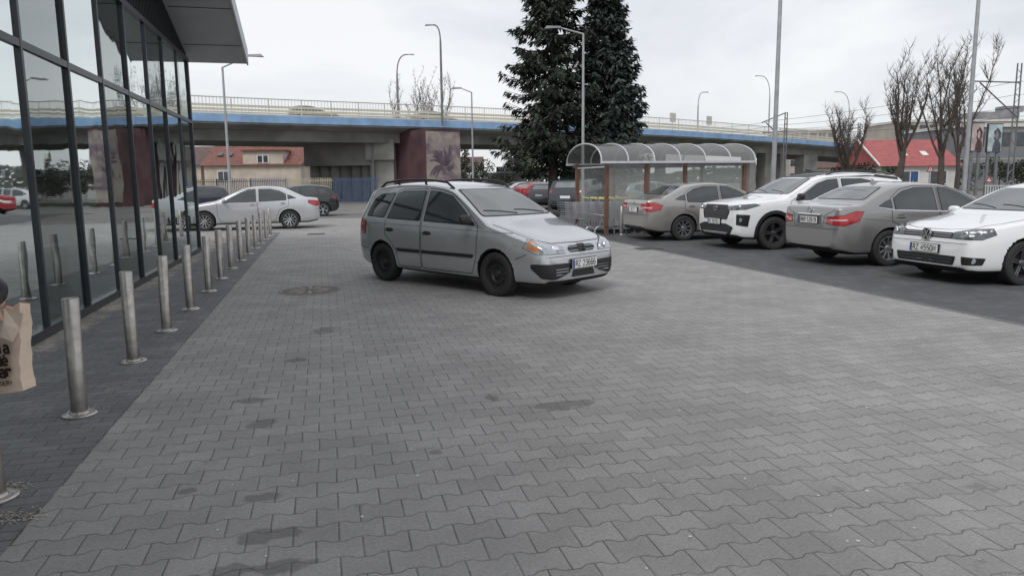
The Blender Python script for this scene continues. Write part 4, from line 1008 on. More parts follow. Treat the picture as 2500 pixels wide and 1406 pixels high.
def bare(base,h,seed,label,spread=.5,group=None,thick=.2,limbs=5,trunkf=.33,tw=1.0,ntw=3,lf=.38):
    rnd=random.Random(seed); o=empty('bare_tree',base,0,label,'tree',group); tr_=MB(); cr_=MB()
    def walk(p,d,l,r0,r1,n,jit,upb):
        pts=[p.copy()];q=p.copy();dd=d.normalized();rad=[r0]
        for k in range(n):
            dd=(dd+V((rnd.gauss(0,jit),rnd.gauss(0,jit),upb))).normalized(); q=q+dd*l/n; pts.append(q.copy()); rad.append((r0+(r1-r0)*(k+1)/n)*rnd.uniform(.85,1.2))
        return pts,rad,dd
    th=h*trunkf; pts,rad,d0=walk(V((0,0,0)),V((rnd.uniform(-.05,.05),rnd.uniform(-.05,.05),1)),th,thick,thick*.75,5,.05,.1); tr_.tube(pts,rad,9)
    for i in range(limbs):
        a=2*PI*i/limbs+rnd.uniform(-.4,.4); st_=pts[-1-(i%2)]; ln=h*(1-trunkf)*rnd.uniform(.6,.95)
        lp,lr,ld=walk(st_,V((math.cos(a)*spread,math.sin(a)*spread,.75)),ln,thick*lf,thick*.10,7,.08,.20); tr_.tube(lp,lr,6)
        for j in range(2,8):
            for _q in range(2):
                if rnd.random()>.7: continue
                a2=rnd.uniform(0,2*PI); sp_,sr_,sd_=walk(lp[j],V((math.cos(a2)*.7,math.sin(a2)*.7,.9)),h*rnd.uniform(.07,.18),lr[j]*.45,.010,4,.14,.22); cr_.tube(sp_,sr_,4,False)
                for m_ in range(1,5):
                    for _ in range(ntw):
                        a3=rnd.uniform(0,2*PI); tp,trr,_d=walk(sp_[m_],V((math.cos(a3),math.sin(a3),rnd.uniform(.6,2.0))),rnd.uniform(.25,.75),.012*tw,.005*tw,3,.16,.15); cr_.tube(tp,trr,3,False)
            for _ in range(ntw):
                a3=rnd.uniform(0,2*PI); tp,trr,_d=walk(lp[j],V((math.cos(a3),math.sin(a3),rnd.uniform(.6,2.0))),rnd.uniform(.3,.9),.013*tw,.005*tw,3,.16,.15); cr_.tube(tp,trr,3,False)
    tr_.build('trunk',BRK_,o,True); cr_.build('crown',M('twigs',(.10,.085,.075),.9),o); return o
def treepx(px,Y): return V((colx(px,Y),Y,0))
bare(treepx(2187,46),9.4,5,'bare pollarded tree right of the overpass end, tallest',.32,thick=.24,group='bare trees at the right',limbs=7,ntw=4)
bare(treepx(2298,44),9.2,12,'bare tree just left of the right hand tall pole',.30,thick=.2,group='bare trees at the right',limbs=7,ntw=4)
bare(treepx(2338,48),9.8,21,'bare tree directly behind the right hand tall pole',.28,thick=.18,group='bare trees at the right',limbs=6,ntw=4)
bare(treepx(2062,55),7.0,33,'shorter bushy bare tree before the overpass end',.55,thick=.25,group='bare trees at the right',limbs=9,trunkf=.28,ntw=4)
bare(treepx(1010,100),15.0,41,'pale bare tree top showing above the overpass, left one',.45,thick=.22,group='far bare trees',limbs=9,tw=1.3,ntw=4)
bare(treepx(1060,104),16.6,42,'pale bare tree top showing above the overpass, right one',.4,thick=.22,group='far bare trees',limbs=9,tw=1.3,ntw=4)
HDG=M('hedge_leaf',(.045,.055,.033),.9,0,.8,.5)
def bush(px,Y,h,w,seed,label,mat=HDG,group='shrubs beyond the car park'):
    rnd=random.Random(seed); vs=[];fs=[]
    cl=[(rnd.gauss(0,w*.35),rnd.gauss(0,w*.25),rnd.uniform(.25,.9)*h,rnd.uniform(.2,.4)*min(w,h)) for _ in range(12)]
    for k in range(1500):
        cx,cy,cz,cr2=rnd.choice(cl); v=V((rnd.gauss(0,1),rnd.gauss(0,1),rnd.gauss(0,1))).normalized()*cr2*rnd.uniform(.6,1.05)
        p=V((cx,cy,max(.05,cz+v.z)))+V((v.x,v.y,0)); a=V((rnd.gauss(0,1),rnd.gauss(0,1),rnd.gauss(0,1))).normalized()*rnd.uniform(.08,.2); b2=a.cross(V((rnd.random(),rnd.random(),1))).normalized()*.08
        i=len(vs); vs+=[p-a,p+b2,p+a,p-b2]; fs.append((i,i+1,i+2,i+3))
    mb=MB(); mb.v=[tuple(v) for v in vs]; mb.f=fs; o=empty('bush',treepx(px,Y),0,label,'bush',group)
    mb.build('foliage',mat,o); MB().tube([(0,0,0),(0,0,h*.6)],.06,6).build('stem',BRK_,o); return o
BRL=M('brown_leaf',(.085,.08,.065),.9,0,.8,.4)
bush(1150,85,3.6,4,1,'dark evergreen bush right of the mural pier')
bush(1205,95,3.0,5,2,'low bush seen under the overpass left of the spruces')
bush(1250,88,2.6,4,3,'low bush at the foot of the left spruce',mat=BRL)
bush(2010,60,2.0,4,4,'bush at the foot of the overpass end pier',mat=HDG)
bush(2110,58,2.2,4,5,'greyish bush left of the red roofed shop',mat=BRL)
bush(2440,70,2.8,5,6,'dark bush behind the railings at the right edge')
for k,(px,Y,h) in enumerate(((1135,92,6.5),(1240,110,6.0),(660,120,8))):
    conifer(treepx(px,Y),h,1.3,60+k,60,FOLA,['small conifer under the overpass right of the mural','small conifer far behind the spruces','small conifer behind the beige house'][k],dens=30)
rnd=random.Random(5); vs=[];fs=[]
for k in range(16000):
    x=rnd.uniform(-190,420); hh=5+3.5*noise.noise(V((x*.03,0,0)))+2.5*noise.noise(V((x*.15,3,0)))
    p=V((x,250+rnd.uniform(-8,8),rnd.uniform(0,1)**.8*hh)); a=V((rnd.gauss(0,1),0,rnd.gauss(0,1))).normalized()*rnd.uniform(.4,.9); b2=V((-a.z,0,a.x))*.7
    i=len(vs); vs+=[p-a,p+b2,p+a,p-b2]; fs.append((i,i+1,i+2,i+3))
mb=MB(); mb.v=[tuple(v) for v in vs]; mb.f=fs; tag(mb.build('distant_treeline',M('far_leaf',(.11,.12,.115),.95,0,.1,.3)),'hazy far off line of trees on the horizon','trees',kind='stuff')
# =================================================================== TROLLEY SHELTER
nS,sS=ns(G(1480,574))
WOOD=M('brown_wood',(.155,.075,.05),.65,0,6,.3,bump=.2,bs=30); ALU=M('aluminium',(.60,.61,.62),.4,.5,5,.1)
shel=empty('trolley_shelter',P(nS,sS),ANG,'open trolley shelter with arched clear roof on brown wooden posts','shelter')
hs=2.04; Wd=2.5; Ln=4.5; rise=.56
PC=glassy('polycarbonate',(.68,.69,.69),.42,.18,(.34,.345,.345)); CG=glassy('clear_glass',(.92,.94,.93),.18,.03,(.6,.62,.6))
for n_ in (0,1.2,2.4,4.3):
    for s_ in (0,Wd): MB().box((n_,s_,hs/2),(.10,.10,hs)).build('post',WOOD,shel,bevel=.006)
def arc(t): a=PI*t; return (Wd/2-(Wd/2+.25)*math.cos(a), hs-.02+rise*math.sin(a)**.85)
b=MB(); K=16; vs=[];fs=[]
for n_ in (-.25,Ln):
    for k in range(K+1): y_,z_=arc(k/K); vs.append((n_,y_,z_))
for k in range(K): fs.append((k,k+1,K+2+k,K+1+k))
b.add(vs,fs).build('roof_sheet',PC,shel,True,angle=80)
for k in range(7):
    n_=-.25+(Ln+.25)*k/6; MB().tube([(n_,arc(t/K)[0],arc(t/K)[1]+.010) for t in range(K+1)],.022,6).build('roof_rib',ALU,shel,True)
for s_ in (-.25,Wd+.25): MB().box(((Ln-.25)/2,s_,hs-.02),(Ln+.3,.05,.06)).build('eave_rail',ALU,shel)
for s_ in (0,Wd): MB().box(((Ln-.25)/2,s_,hs-.08),(Ln,.06,.10)).build('beam',ALD,shel)
for (a_,b2) in ((.06,1.14),(1.26,2.34),(2.46,4.24)):
    for s_ in (0,Wd): MB().box(((a_+b2)/2,s_,1.12),(b2-a_,.012,1.7)).build('glass_panel',CG,shel)
MB().box((4.3,Wd/2,1.12),(.012,Wd-.12,1.7)).build('glass_panel',CG,shel)
MB().tube([(-.05,0.06,.55),(-.05,Wd-.06,.55)],.02,6).build('rail',ALU,shel)
MB().tube([(0,0,1.9),(0,Wd,1.9)],.025,6).build('tie_bar',ALU,shel)
cart=empty('shopping_trolley',(0,0,0),0,'x','shopping trolley','nested shopping trolleys in the shelter')
WIR=M('trolley_wire',(.50,.51,.53),.3,.7)
b=MB()
for z in (.45,.52,.59,.66,.73,.80,.87):
    x0,x1=-.42+.1*(.87-z),.42-.12*(.87-z); w=.19+.06*(z-.45)/.42
    b.tube([(x0,-w-.02,z),(x1,-w+.05,z),(x1,w-.05,z),(x0,w+.02,z),(x0,-w-.02,z)],.0045,4)
for k in range(10):
    x=-.40+k*.8/9
    for sy in (-1,1): b.tube([(x*.9,sy*.19,.45),(x,sy*.25,.87)],.003,3)
for k in range(5): y=-.18+k*.09; b.tube([(-.36,y,.45),(.36,y,.45)],.003,3)
b.build('basket',WIR,cart)
b=MB()
for sy in (-1,1): b.tube([(-.42,sy*.25,.98),(-.44,sy*.25,.85),(-.30,sy*.24,.30),(-.40,sy*.25,.14),(.38,sy*.20,.14),(.42,sy*.19,.3)],.013,6)
b.build('frame',WIR,cart,True)
MB().tube([(-.44,-.27,1.0),(-.44,.27,1.0)],.022,8).build('handle',M('yellow_plastic',(.62,.56,.20),.5),cart,True)
for x in (-.38,.36):
    for sy in (-1,1): MB().lathe([(.0001,-.015),(.06,-.015),(.06,.015),(.0001,.015)],14,'y',(x,sy*.21,.062)).build('wheel',RUB,cart)
kk=0; rows=['front row','middle row','back row']
for r_ in range(3):
    for k in range(6 if r_<2 else 5):
        o=cart if kk==0 else dup(cart)
        o.location=P(nS-.35+k*.27,sS+.55+r_*.70,.005); o.rotation_euler=(0,0,ANG+PI)
        o['label']='chrome shopping trolley with yellow handle, number %s from the left in the %s'%(['one','two','three','four','five','six'][k],rows[r_]); kk+=1
for k in range(5):
    pts=[(-.14,0,0),(-.14,0,.10)]+[(-.14*math.cos(PI*t/8),0,.10+.13*math.sin(PI*t/8)) for t in range(1,8)]+[(.14,0,.10),(.14,0,0)]
    o=MB().tube(pts,.014,6).build('trolley_hoop',ALU,None,True); o.location=P(nS-1.0+k*.3,sS+.25,.005); o.rotation_euler=(0,0,ANG)
    tag(o,'low steel hoop at the shelter opening, number %s from the left'%['one','two','three','four','five'][k],'hoop','steel hoops by the shelter')
# =================================================================== FENCES
def bar_fence(px0,px1,yb,hgt,col,label,sp=.13):
    a=G(px0,yb); b2=G(px1,yb-1); L_=(b2-a).length; d=(b2-a)/L_; o=empty('metal_fence',a,heading(d),label,'fence','painted metal fences under the overpass')
    m_=M('fence_'+str(col),col,.6,.1,3,.25); n_=int(L_/sp); b=MB()
    for k in range(n_): b.box((k*sp,0,hgt/2+.05),(.045,.03,hgt-.1))
    b.build('bars',m_,o); 
    for z in (.25,hgt-.2): MB().box((L_/2,.03,z),(L_,.04,.06)).build('rail',m_,o)
    k=0
    while k<=L_+.1: MB().box((k,.05,hgt/2),(.08,.08,hgt)).build('post',m_,o); k+=2.6
bar_fence(480,530,500,1.9,(.42,.36,.20),'faded yellow metal fence nearest the glass building')
bar_fence(532,612,500,1.9,(.10,.12,.15),'dark section of metal fence right of the faded yellow one')
bar_fence(614,700,499,1.9,(.09,.13,.22),'blue metal fence behind the bright silver sedan roof')
bar_fence(702,815,498,1.9,(.45,.41,.30),'cream metal fence right of the silver sedan')
bar_fence(817,928,497,1.9,(.06,.10,.17),'blue metal fence left of the mural pier',sp=.10)
# =================================================================== HOUSES and far buildings
RED=M('red_tiles',(.19,.08,.065),.8,0,3,.35,bump=.3,bs=10); REDB=M('bright_red_roof',(.34,.085,.08),.55,0,2,.18); PINK=M('beige_render',(.50,.43,.36),.85,0,1,.18); WRN=M('white_render',(.62,.61,.58),.85,0,1,.1)
DRK=M('dark_roof',(.12,.08,.075),.8,0,3,.3); WGL=M('window_glass',(.06,.07,.08),.08,0,2,.3); WFR=M('white_frame',(.7,.7,.68),.5)
def house(px0,px1,Y,zw,zr,label,wall,roof,depth=9,wins=(),dormer=None,name='house',yaw=0):
    x0,x1=colx(px0,Y),colx(px1,Y); w=x1-x0; o=empty(name,((x0+x1)/2,Y,0),yaw,label,'house')
    MB().box((0,depth/2,zw/2),(w,depth,zw)).build('wall',wall,o)
    MB().prism([(0,-.4,zw-.1),(0,depth+.4,zw-.1),(0,depth/2,zr)],(-w/2-.3,0,0),(w/2+.3,0,0)).build('roof',roof,o)
    for (cx,cz,ww,hh) in wins:
        f_=MB().box((cx*w,-.03,cz),(ww,.1,hh)).build('window',WFR,o); MB().box((cx*w-ww*.23,-.09,cz),(ww*.40,.02,hh*.85)).box((cx*w+ww*.23,-.09,cz),(ww*.40,.02,hh*.85)).build('pane',WGL,f_)
    if dormer:
        cx,ww,z0,z1=dormer; MB().box((cx*w,1.2,(z0+z1)/2),(ww,2.6,z1-z0)).build('dormer',wall,o)
        MB().box((cx*w,1.1,z1+.08),(ww+.4,3.1,.15)).build('dormer_roof',roof,o)
        f_=MB().box((cx*w,-.13,(z0+z1)/2),(ww*.3,.1,(z1-z0)*.5)).build('window',WFR,o); MB().box((cx*w-ww*.07,-.19,(z0+z1)/2),(ww*.11,.02,(z1-z0)*.42)).box((cx*w+ww*.07,-.19,(z0+z1)/2),(ww*.11,.02,(z1-z0)*.42)).build('pane',WGL,f_)
    return o
hh_=house(500,735,86,3.7,6.1,'beige house with red tiled roof and dormer seen under the overpass',PINK,RED,wins=((-.3,2.4,1.4,1.2),),dormer=(.12,4.6,3.4,5.2))
MB().tube([(6.3,.2,5.2),(6.3,.2,6.3)],.3,4).build('chimney',PINK,hh_)
for cx in (-.38,-.28): MB().box((0,0,0),(.6,.8,.06),m=Matrix.Translation((cx*11.2,1.8,4.95))@Matrix.Rotation(.454,4,'X')).build('skylight',WGL,hh_)
house(400,492,90,3.9,6.2,'small dark roofed house behind the fence by the glass building',PINK,DRK)
house(1060,1175,135,3.8,6.0,'small far house right of the mural with brown roof',WRN,DRK)
h_=house(2150,2335,62,2.5,4.75,'white shop with bright red roof and two skylights',WRN,REDB,depth=8,wins=((-.12,1.45,1.5,1.2),(.25,1.45,1.5,1.2)),name='shop_house')
wdt=colx(2335,62)-colx(2150,62); an_=math.atan2(2.35,4.4)
for cx in (-.1,.18):
    z_=2.4+1.9*2.35/4.4; m4=Matrix.Translation((cx*wdt,1.5,z_+.05))@Matrix.Rotation(an_,4,'X'); MB().box((0,0,0),(.5,.75,.06),m=m4).build('skylight',WFR,h_)
MB().box((-.40*wdt,-.12,2.2),(1.3,.1,.35)).build('shop_sign',M('green_sign',(.04,.18,.07),.5),h_)
MB().prism([(0,-.41,2.42),(0,-.41,2.55),(0,4.0,4.92),(0,4.0,4.79)],(-wdt/2-.42,0,0),(-wdt/2-.31,0,0)).build('verge_board',WFR,h_)
house(1990,2060,150,3.5,6.2,'distant grey roofed house behind the bare bushy tree',PINK,DRK)
def block(px0,px1,Y,h,label,wall,name='office_block',rows=3,cols=10,depth=14):
    x0,x1=colx(px0,Y),colx(px1,Y); w=x1-x0; o=empty(name,((x0+x1)/2,Y,0),0,label,'building'); MB().box((0,depth/2,h/2),(w,depth,h)).build('wall',wall,o)
    MB().box((0,depth/2,h+.2),(w+.4,depth+.4,.4)).build('roof_edge',WRN,o)
    for r_ in range(rows):
        for k in range(cols):
            z=h*(r_+.6)/rows; MB().box((-w/2+w*(k+.5)/cols,-.02,z),(w/cols*.7,.08,h/rows*.45)).build('window',WGL,o)
    return o
BEG=M('beige_panels',(.42,.38,.33),.8,0,.4,.15); GRY=M('grey_panels',(.20,.20,.21),.7,0,.4,.2)
ob_=block(2185,2520,150,12.2,'long beige office block on the right skyline behind the red roofed shop',BEG,cols=14,rows=4)
MB().box((8,6,13.4),(9,5,2.0)).box((12,6,15.0),(4,3,1.2)).box((2,6,13.1),(2,2,1.4)).build('roof_plant',M('roof_metal',(.25,.25,.26),.5,.4,.8,.3),ob_)
block(1925,2035,170,12.0,'far beige block above the overpass railing',BEG,cols=5,rows=4)
block(2335,2530,95,7.6,'dark shopping block with posters at the right edge',GRY,cols=6,rows=2,name='shopping_block')
def billboard(px0,px1,y0,y1,Y,label,cols,seed):
    a=AT(px0,y1,Y); b2=AT(px1,y0,Y); w=b2.x-a.x; h=b2.z-a.z; o=empty('billboard',((a.x+b2.x)/2,Y,0),0,label,'billboard','billboards at the right')
    MB().box((0,0,a.z+h/2),(w,.2,h)).build('frame',FRM,o); MB().box((0,-.11,a.z+h/2),(w*.92,.03,h*.94)).build('poster',M('poster'+str(seed),cols[0],.5,0,1.6,.35),o)
    b=MB(); n=20; cz=a.z+h*.60
    b.poly([(w*.14+w*(.22+.06*math.sin(k*1.7))*math.cos(2*PI*k/n),-.135,cz+h*(.24+.04*math.cos(k*2.3))*math.sin(2*PI*k/n)) for k in range(n)]); b.poly([(-w*.14,-.137,a.z+h*.04),(w*.42,-.137,a.z+h*.04),(w*.40,-.137,a.z+h*.30),(w*.24,-.137,a.z+h*.42),(w*.02,-.137,a.z+h*.42),(-w*.12,-.137,a.z+h*.22)])
    b.build('poster_figure',M('posterf'+str(seed),cols[1],.6,0,4,.5),o)
    MB().poly([(w*.10+w*.11*math.cos(2*PI*k/n),-.145,cz-h*.02+h*.14*math.sin(2*PI*k/n)) for k in range(n)]).build('poster_face',M('posterh'+str(seed),cols[2],.6,0,6,.35),o)
    for sx_ in (-.3,.3): MB().box((sx_*w,.05,a.z/2),(.2,.15,a.z)).build('leg',GALD,o)
billboard(2366,2402,300,371,60,'left poster board showing a face with dark red hair',((.38,.33,.31),(.07,.035,.035),(.42,.33,.29)),1)
billboard(2406,2448,302,373,60,'right poster board with dark figure on pale grey blue',((.36,.43,.45),(.06,.07,.085),(.22,.20,.19)),2)
def post_sign(px,Y,ytop,ybot,shape,mat,label,rim=None):
    p0=AT(px,ytop,Y);p1=AT(px,ybot,Y); o=empty('road_sign',(p0.x,Y,0),0,label,'sign','road signs beyond the car park'); s_=(p0.z-p1.z); zc=(p0.z+p1.z)/2
    MB().tube([(0,.05,0),(0,.05,p0.z)],.035,6).build('post',GAL,o)
    if shape=='tri':
        MB().prism([(-s_*.6,0,zc-s_/2),(s_*.6,0,zc-s_/2),(0,0,zc+s_/2)],(0,-.02,0),(0,.0,0)).build('panel',rim,o); MB().prism([(-s_*.34,0,zc-s_*.36),(s_*.34,0,zc-s_*.36),(0,0,zc+s_*.24)],(0,-.03,0),(0,-.022,0)).build('panel_face',mat,o)
        MB().box((0,-.035,zc-s_*.12),(s_*.07,.006,s_*.3)).build('symbol',PLT,o)
    elif shape=='box': MB().box((0,0,zc),(s_*.9,.04,s_)).build('panel',mat,o)
    elif shape=='diag': 
        MB().box((0,0,zc),(s_*.42,.04,s_)).build('panel',mat,o); MB().prism([(-s_*.2,0,zc-s_*.2),(s_*.2,0,zc+s_*.2),(s_*.2,0,zc+s_*.3),(-s_*.2,0,zc-s_*.1)],(0,-.032,0),(0,-.024,0)).build('symbol',PLT,o)
YEL=M('yellow_sign',(.60,.45,.10),.5); SBL=M('blue_sign',(.04,.12,.38),.5); SWH=M('white_sign',(.7,.7,.7),.5); SRD=M('red_sign',(.45,.03,.03),.5)
post_sign(2272,50,403,420,'tri',SWH,'red rimmed triangular warning sign right of the red roof',SRD)
post_sign(2231,50,423,438,'box',SBL,'small blue square sign before the white shop')
post_sign(1299,56,396,419,'diag',YEL,'yellow sign near the foot of the left spruce')
post_sign(1299,55.5,421,434,'diag',SWH,'white sign with black diagonal stripe below the yellow sign')
post_sign(2415,52,430,445,'tri',SWH,'small triangular sign at far right near the railings',SRD)
a=AT(1212,427,70);b2=AT(1266,407,70); o=empty('car_wash_sign',((a.x+b2.x)/2,70,0),0,'black board reading MYJNIA SAMOCHODOWA under the overpass','sign')
w=b2.x-a.x;h=b2.z-a.z; MB().box((0,0,a.z+h/2),(w,.1,h)).build('board',M('sign_black',(.02,.02,.022),.5),o)
mt=Matrix.Translation((-.2,-.055,a.z+h*.73))@Matrix.Rotation(PI/2,4,'X'); text_mesh('MYJNIA',.38,SWH,'lettering',o,mt,sx=1.1)
mt=Matrix.Translation((0,-.055,a.z+h*.28))@Matrix.Rotation(PI/2,4,'X'); text_mesh('SAMOCHODOWA',.34,SWH,'lettering',o,mt,sx=.78)
for sx_ in (-.4,.4): MB().box((sx_*w,.03,a.z/2),(.08,.05,a.z)).build('leg',GALD,o)
def mast(px,Y,ytop,label,arms,w=.25):
    p=AT(px,ytop,Y); o=empty('catenary_mast',(p.x,Y,0),0,label,'mast','railway masts'); h=p.z; b=MB()
    for sx_ in (-1,1): b.tube([(sx_*w/2,0,0),(sx_*w/2*.7,0,h)],.05,5)
    k=0
    while k<h-.5: b.tube([(-w/2*.9,0,k),(w/2*.9,0,k+.4)],.02,4); b.tube([(w/2*.9,0,k+.4),(-w/2*.9,0,k+.8)],.02,4); k+=.8
    b.build('mast',GALD,o)
    for (pa,pb) in arms:
        q=AT(pa[0],pa[1],Y);r_=AT(pb[0],pb[1],Y); MB().tube([(q.x-p.x,0,q.z),(r_.x-p.x,0,r_.z)],.05,5).build('arm',GALD,o)
    return o
mast(1920,60,275,'dark lattice mast before the overpass right of the tall pole',[((1860,300),(1920,275)),((1862,325),(1920,320)),((1870,300),(1900,330))])
mast(2490,52,155,'tall dark mast with cantilever arms at right edge',[((2380,199),(2490,202)),((2392,202),(2484,288)),((2430,268),(2490,262))],w=.4)
mast(2098,75,300,'slim dark mast between the bare trees',[((2060,318),(2098,312))])
def wire(pts,label,r=.014):
    b=MB(); q=[]
    for (a,b2) in zip(pts,pts[1:]):
        for k in range(9):
            t=k/8; p=a.lerp(b2,t); p=p-V((0,0,.25*4*t*(1-t))); q.append(p)
    tag(b.tube(q,r,3,False).build('overhead_wire',FRM),label,'wire','railway wires')
for k,(y0,y1) in enumerate(((200,300),(232,312),(262,322),(285,335))):
    wire([AT(2760,y0-70,30),AT(2480,y0,52),AT(1890,y1-5,62),AT(1700,y1+12,100)],'thin overhead wire at right, number %s from the top'%['one','two','three','four'][k],.016)
p0=AT(2405,478,36);p1=AT(2500,470,34)
o=empty('white_railing',(p0.x,p0.y,0),heading(p1-p0),'white barred railing at right behind the grey brown sedan','railing'); b=MB()
for k in range(26): b.box((k*.14,0,.55),(.025,.025,1.0))
b.build('bars',WFR,o); MB().box((1.8,0,1.07),(3.7,.05,.05)).build('rail',WFR,o)
a=AT(2335,388,78);b2=AT(2560,388,78); o=empty('platform_canopy',((a.x+b2.x)/2,78,0),0,'long low platform canopy with muted blue roof at the right','canopy')
MB().box((0,1.5,3.5),(b2.x-a.x,3,.22)).build('roof',M('muted_blue',(.14,.18,.26),.7,0,1,.2),o); MB().box((0,-.05,3.3),(b2.x-a.x,.08,.12)).build('edge',M('muted_yellow',(.36,.33,.22),.7),o)
for k in range(5): MB().box((-(b2.x-a.x)/2+.5+k*2.0,1.5,1.7),(.15,.15,3.4)).build('post',GALD,o)
# =================================================================== PERSON + BAG
SKN=M('skin',(.55,.36,.28),.55,0,20,.08); JKT=M('black_puffer',(.014,.015,.021),.32,0,8,.3,bump=.2,bs=40); TRS=M('dark_trousers',(.02,.022,.03),.8); HAIR=M('dark_hair',(.03,.02,.015),.6); SHO=M('shoe_leather',(.02,.02,.02),.5)
def skin(verts,edges,rad,name,mat,parent,root=0,sub=2):
    me=bpy.data.meshes.new(name); me.from_pydata(verts,edges,[]); o=bpy.data.objects.new(name,me); COL.objects.link(o)
    md=o.modifiers.new('k','SKIN'); md.use_smooth_shade=True
    for i,rr in enumerate(rad):
        sv=me.skin_vertices[0].data[i]; sv.radius=(rr,rr) if isinstance(rr,(int,float)) else rr; sv.use_root=(i==root)
    md=o.modifiers.new('s','SUBSURF'); md.levels=sub; md.render_levels=sub
    m2=eval_mesh(o); o.modifiers.clear(); o.data=m2; m2.materials.clear(); m2.materials.append(mat)
    for p in m2.polygons: p.use_smooth=True
    o.parent=parent; return o
bx,by=-1.92,2.20
per=empty('person',(bx,by,.009),0,'person in a black puffer jacket at the left edge holding a paper bag','person')
hand=AT(4,752,2.40)-V((bx,by,.009)); wrist=hand+V((-.012,-.03,.06)); elbow=V((.285,.02,1.235)); sh=V((.19,0,1.42))
vs=[(0,0,.95),(0,0,1.15),(0,.01,1.36),(0,0,1.47),(0,.01,1.53),(0,.02,1.60),(0,.02,1.70),
    sh,elbow,wrist,hand,(-.19,0,1.42),(-.26,-.05,1.15),(-.24,.08,.92),(-.24,.12,.84),
    (.09,0,.88),(.10,.08,.48),(.10,.04,.10),(.10,.16,.04),(-.09,0,.88),(-.10,-.02,.48),(-.10,-.2,.13),(-.10,-.08,.04),(0,.10,1.62)]
ed=[(0,1),(1,2),(2,3),(3,4),(4,5),(5,6),(2,7),(7,8),(8,9),(9,10),(2,11),(11,12),(12,13),(13,14),(0,15),(15,16),(16,17),(17,18),(0,19),(19,20),(20,21),(21,22),(5,23)]
rd=[(.15,.11),(.13,.10),(.15,.11),.06,.055,(.075,.085),(.07,.08),.055,.042,.027,(.030,.02),.06,.045,.027,(.036,.02),.085,.06,.04,.035,.085,.06,.04,.035,.05]
skin(vs,ed,rd,'body',SKN,per)
for k,dx_ in enumerate((-.028,-.009,.010,.028)):
    a=hand+V((.010,.01+dx_*.6,.004-.012*k)); fv=[a,a+V((.022,.010,-.010)),a+V((.026,.014,-.03)),a+V((.010,.012,-.042))]
    skin(fv,[(0,1),(1,2),(2,3)],[.0095,.009,.008,.007],'finger',SKN,per,sub=2)
a=hand+V((.0,-.022,-.0)); skin([a,a+V((.014,-.016,-.018)),a+V((.022,-.012,-.038))],[(0,1),(1,2)],[.011,.010,.008],'thumb',SKN,per)
def quilt(pts,r0,r1,n):
    b=MB(); q=[];rr=[]; path_=[V(p) for p in pts]; tot=sum((path_[i+1]-path_[i]).length for i in range(len(path_)-1)); 
    for k in range(n+1):
        d=tot*k/n; i=0
        while i<len(path_)-2 and d>(path_[i+1]-path_[i]).length: d-=(path_[i+1]-path_[i]).length; i+=1
        L_=(path_[i+1]-path_[i]).length; q.append(path_[i].lerp(path_[i+1],min(1,d/L_))); t=k/n; rr.append((r0+(r1-r0)*t)*(1+.10*abs(math.sin(k*PI/4))))
    for _ in range(3): q=[q[0]]+[(q[i-1]+q[i]*2+q[i+1])/4 for i in range(1,len(q)-1)]+[q[-1]]
    b.tube(q,rr,20); return b
quilt([sh,elbow,wrist],.082,.050,36).build('jacket_sleeve',JKT,per,True,angle=80)
quilt([(-.19,0,1.42),(-.26,-.05,1.15),(-.24,.08,.93)],.082,.058,32).build('jacket_sleeve',JKT,per,True,angle=80)
b=MB(); prof=[]
for k in range(33):
    z=.82+.66*k/32; t=k/32; r_=(.205-.02*t if t<.8 else .19*(1-(t-.8)*3.2)+.0)*(1+.05*abs(math.sin(k*PI/4))); prof.append((r_,z))
b.lathe(prof,28); b.v=[(x*1.08,y*.78,z) for x,y,z in b.v]; b.build('jacket',JKT,per,True,angle=80)
skin([(0,0,.93),(.095,0,.86),(.10,.08,.48),(.10,.04,.10),(-.095,0,.86),(-.10,-.02,.48),(-.10,-.2,.14)],[(0,1),(1,2),(2,3),(0,4),(4,5),(5,6)],[(.155,.12),.10,.075,.06,.10,.075,.06],'trousers',TRS,per)
for (x,y,z) in ((.10,.09,.045),(-.10,-.12,.05)):
    MB().box((x,y,z),(.095,.28,.09)).build('shoe',SHO,per,True,bevel=.03)
b=MB(); vs2=[];fs2=[];n1,n2=12,18
for i in range(n1+1):
    for j in range(n2):
        th=PI*.62*i/n1; ph=2*PI*j/n2; vs2.append((.092*math.sin(th)*math.cos(ph),.01-.012+.108*math.sin(th)*math.sin(ph),1.655+.118*math.cos(th)))
for i in range(n1):
    for j in range(n2): fs2.append((i*n2+j,i*n2+(j+1)%n2,(i+1)*n2+(j+1)%n2,(i+1)*n2+j))
b.add(vs2,fs2).build('hair',HAIR,per,True)
KR=M('kraft_paper',(.72,.57,.45),.75,0,5,.10,bump=.3,bs=14); INK=M('bag_ink',(.03,.02,.015),.7)
bc=AT(-12,853,2.44); bag=empty('paper_bag',(bc.x,bc.y,bc.z),R(-4),'crumpled brown paper shopping bag with dark lettering held by the person','bag'); bag.scale=(.77,.77,.77)
bm=bmesh.new(); nx,nz=12,16
def bagpt(u,v,s_):
    w=.138+.015*v; d=.055*(1-.25*v)
    x=u*w+.02*v*v-.005; z=-.19+.375*v
    y=s_*d*(1-.25*abs(u)**4)
    q=noise.noise(V((x*9,z*9,s_*3)))*.020+noise.noise(V((x*22,z*20,s_*5+2)))*.010
    if v>.98: z+=.02*u+.01*math.sin(u*9+s_)
    if v<.02: z+=.015*abs(u)
    return (x+q*.5,y+q*.8,z)
gr={}
for s_ in (-1,1):
    for i in range(nx+1):
        for j in range(nz+1): gr[(s_,i,j)]=bm.verts.new(bagpt(-1+2*i/nx,j/nz,s_))
for s_ in (-1,1):
    for i in range(nx):
        for j in range(nz): bm.faces.new((gr[(s_,i,j)],gr[(s_,i+1,j)],gr[(s_,i+1,j+1)],gr[(s_,i,j+1)]))
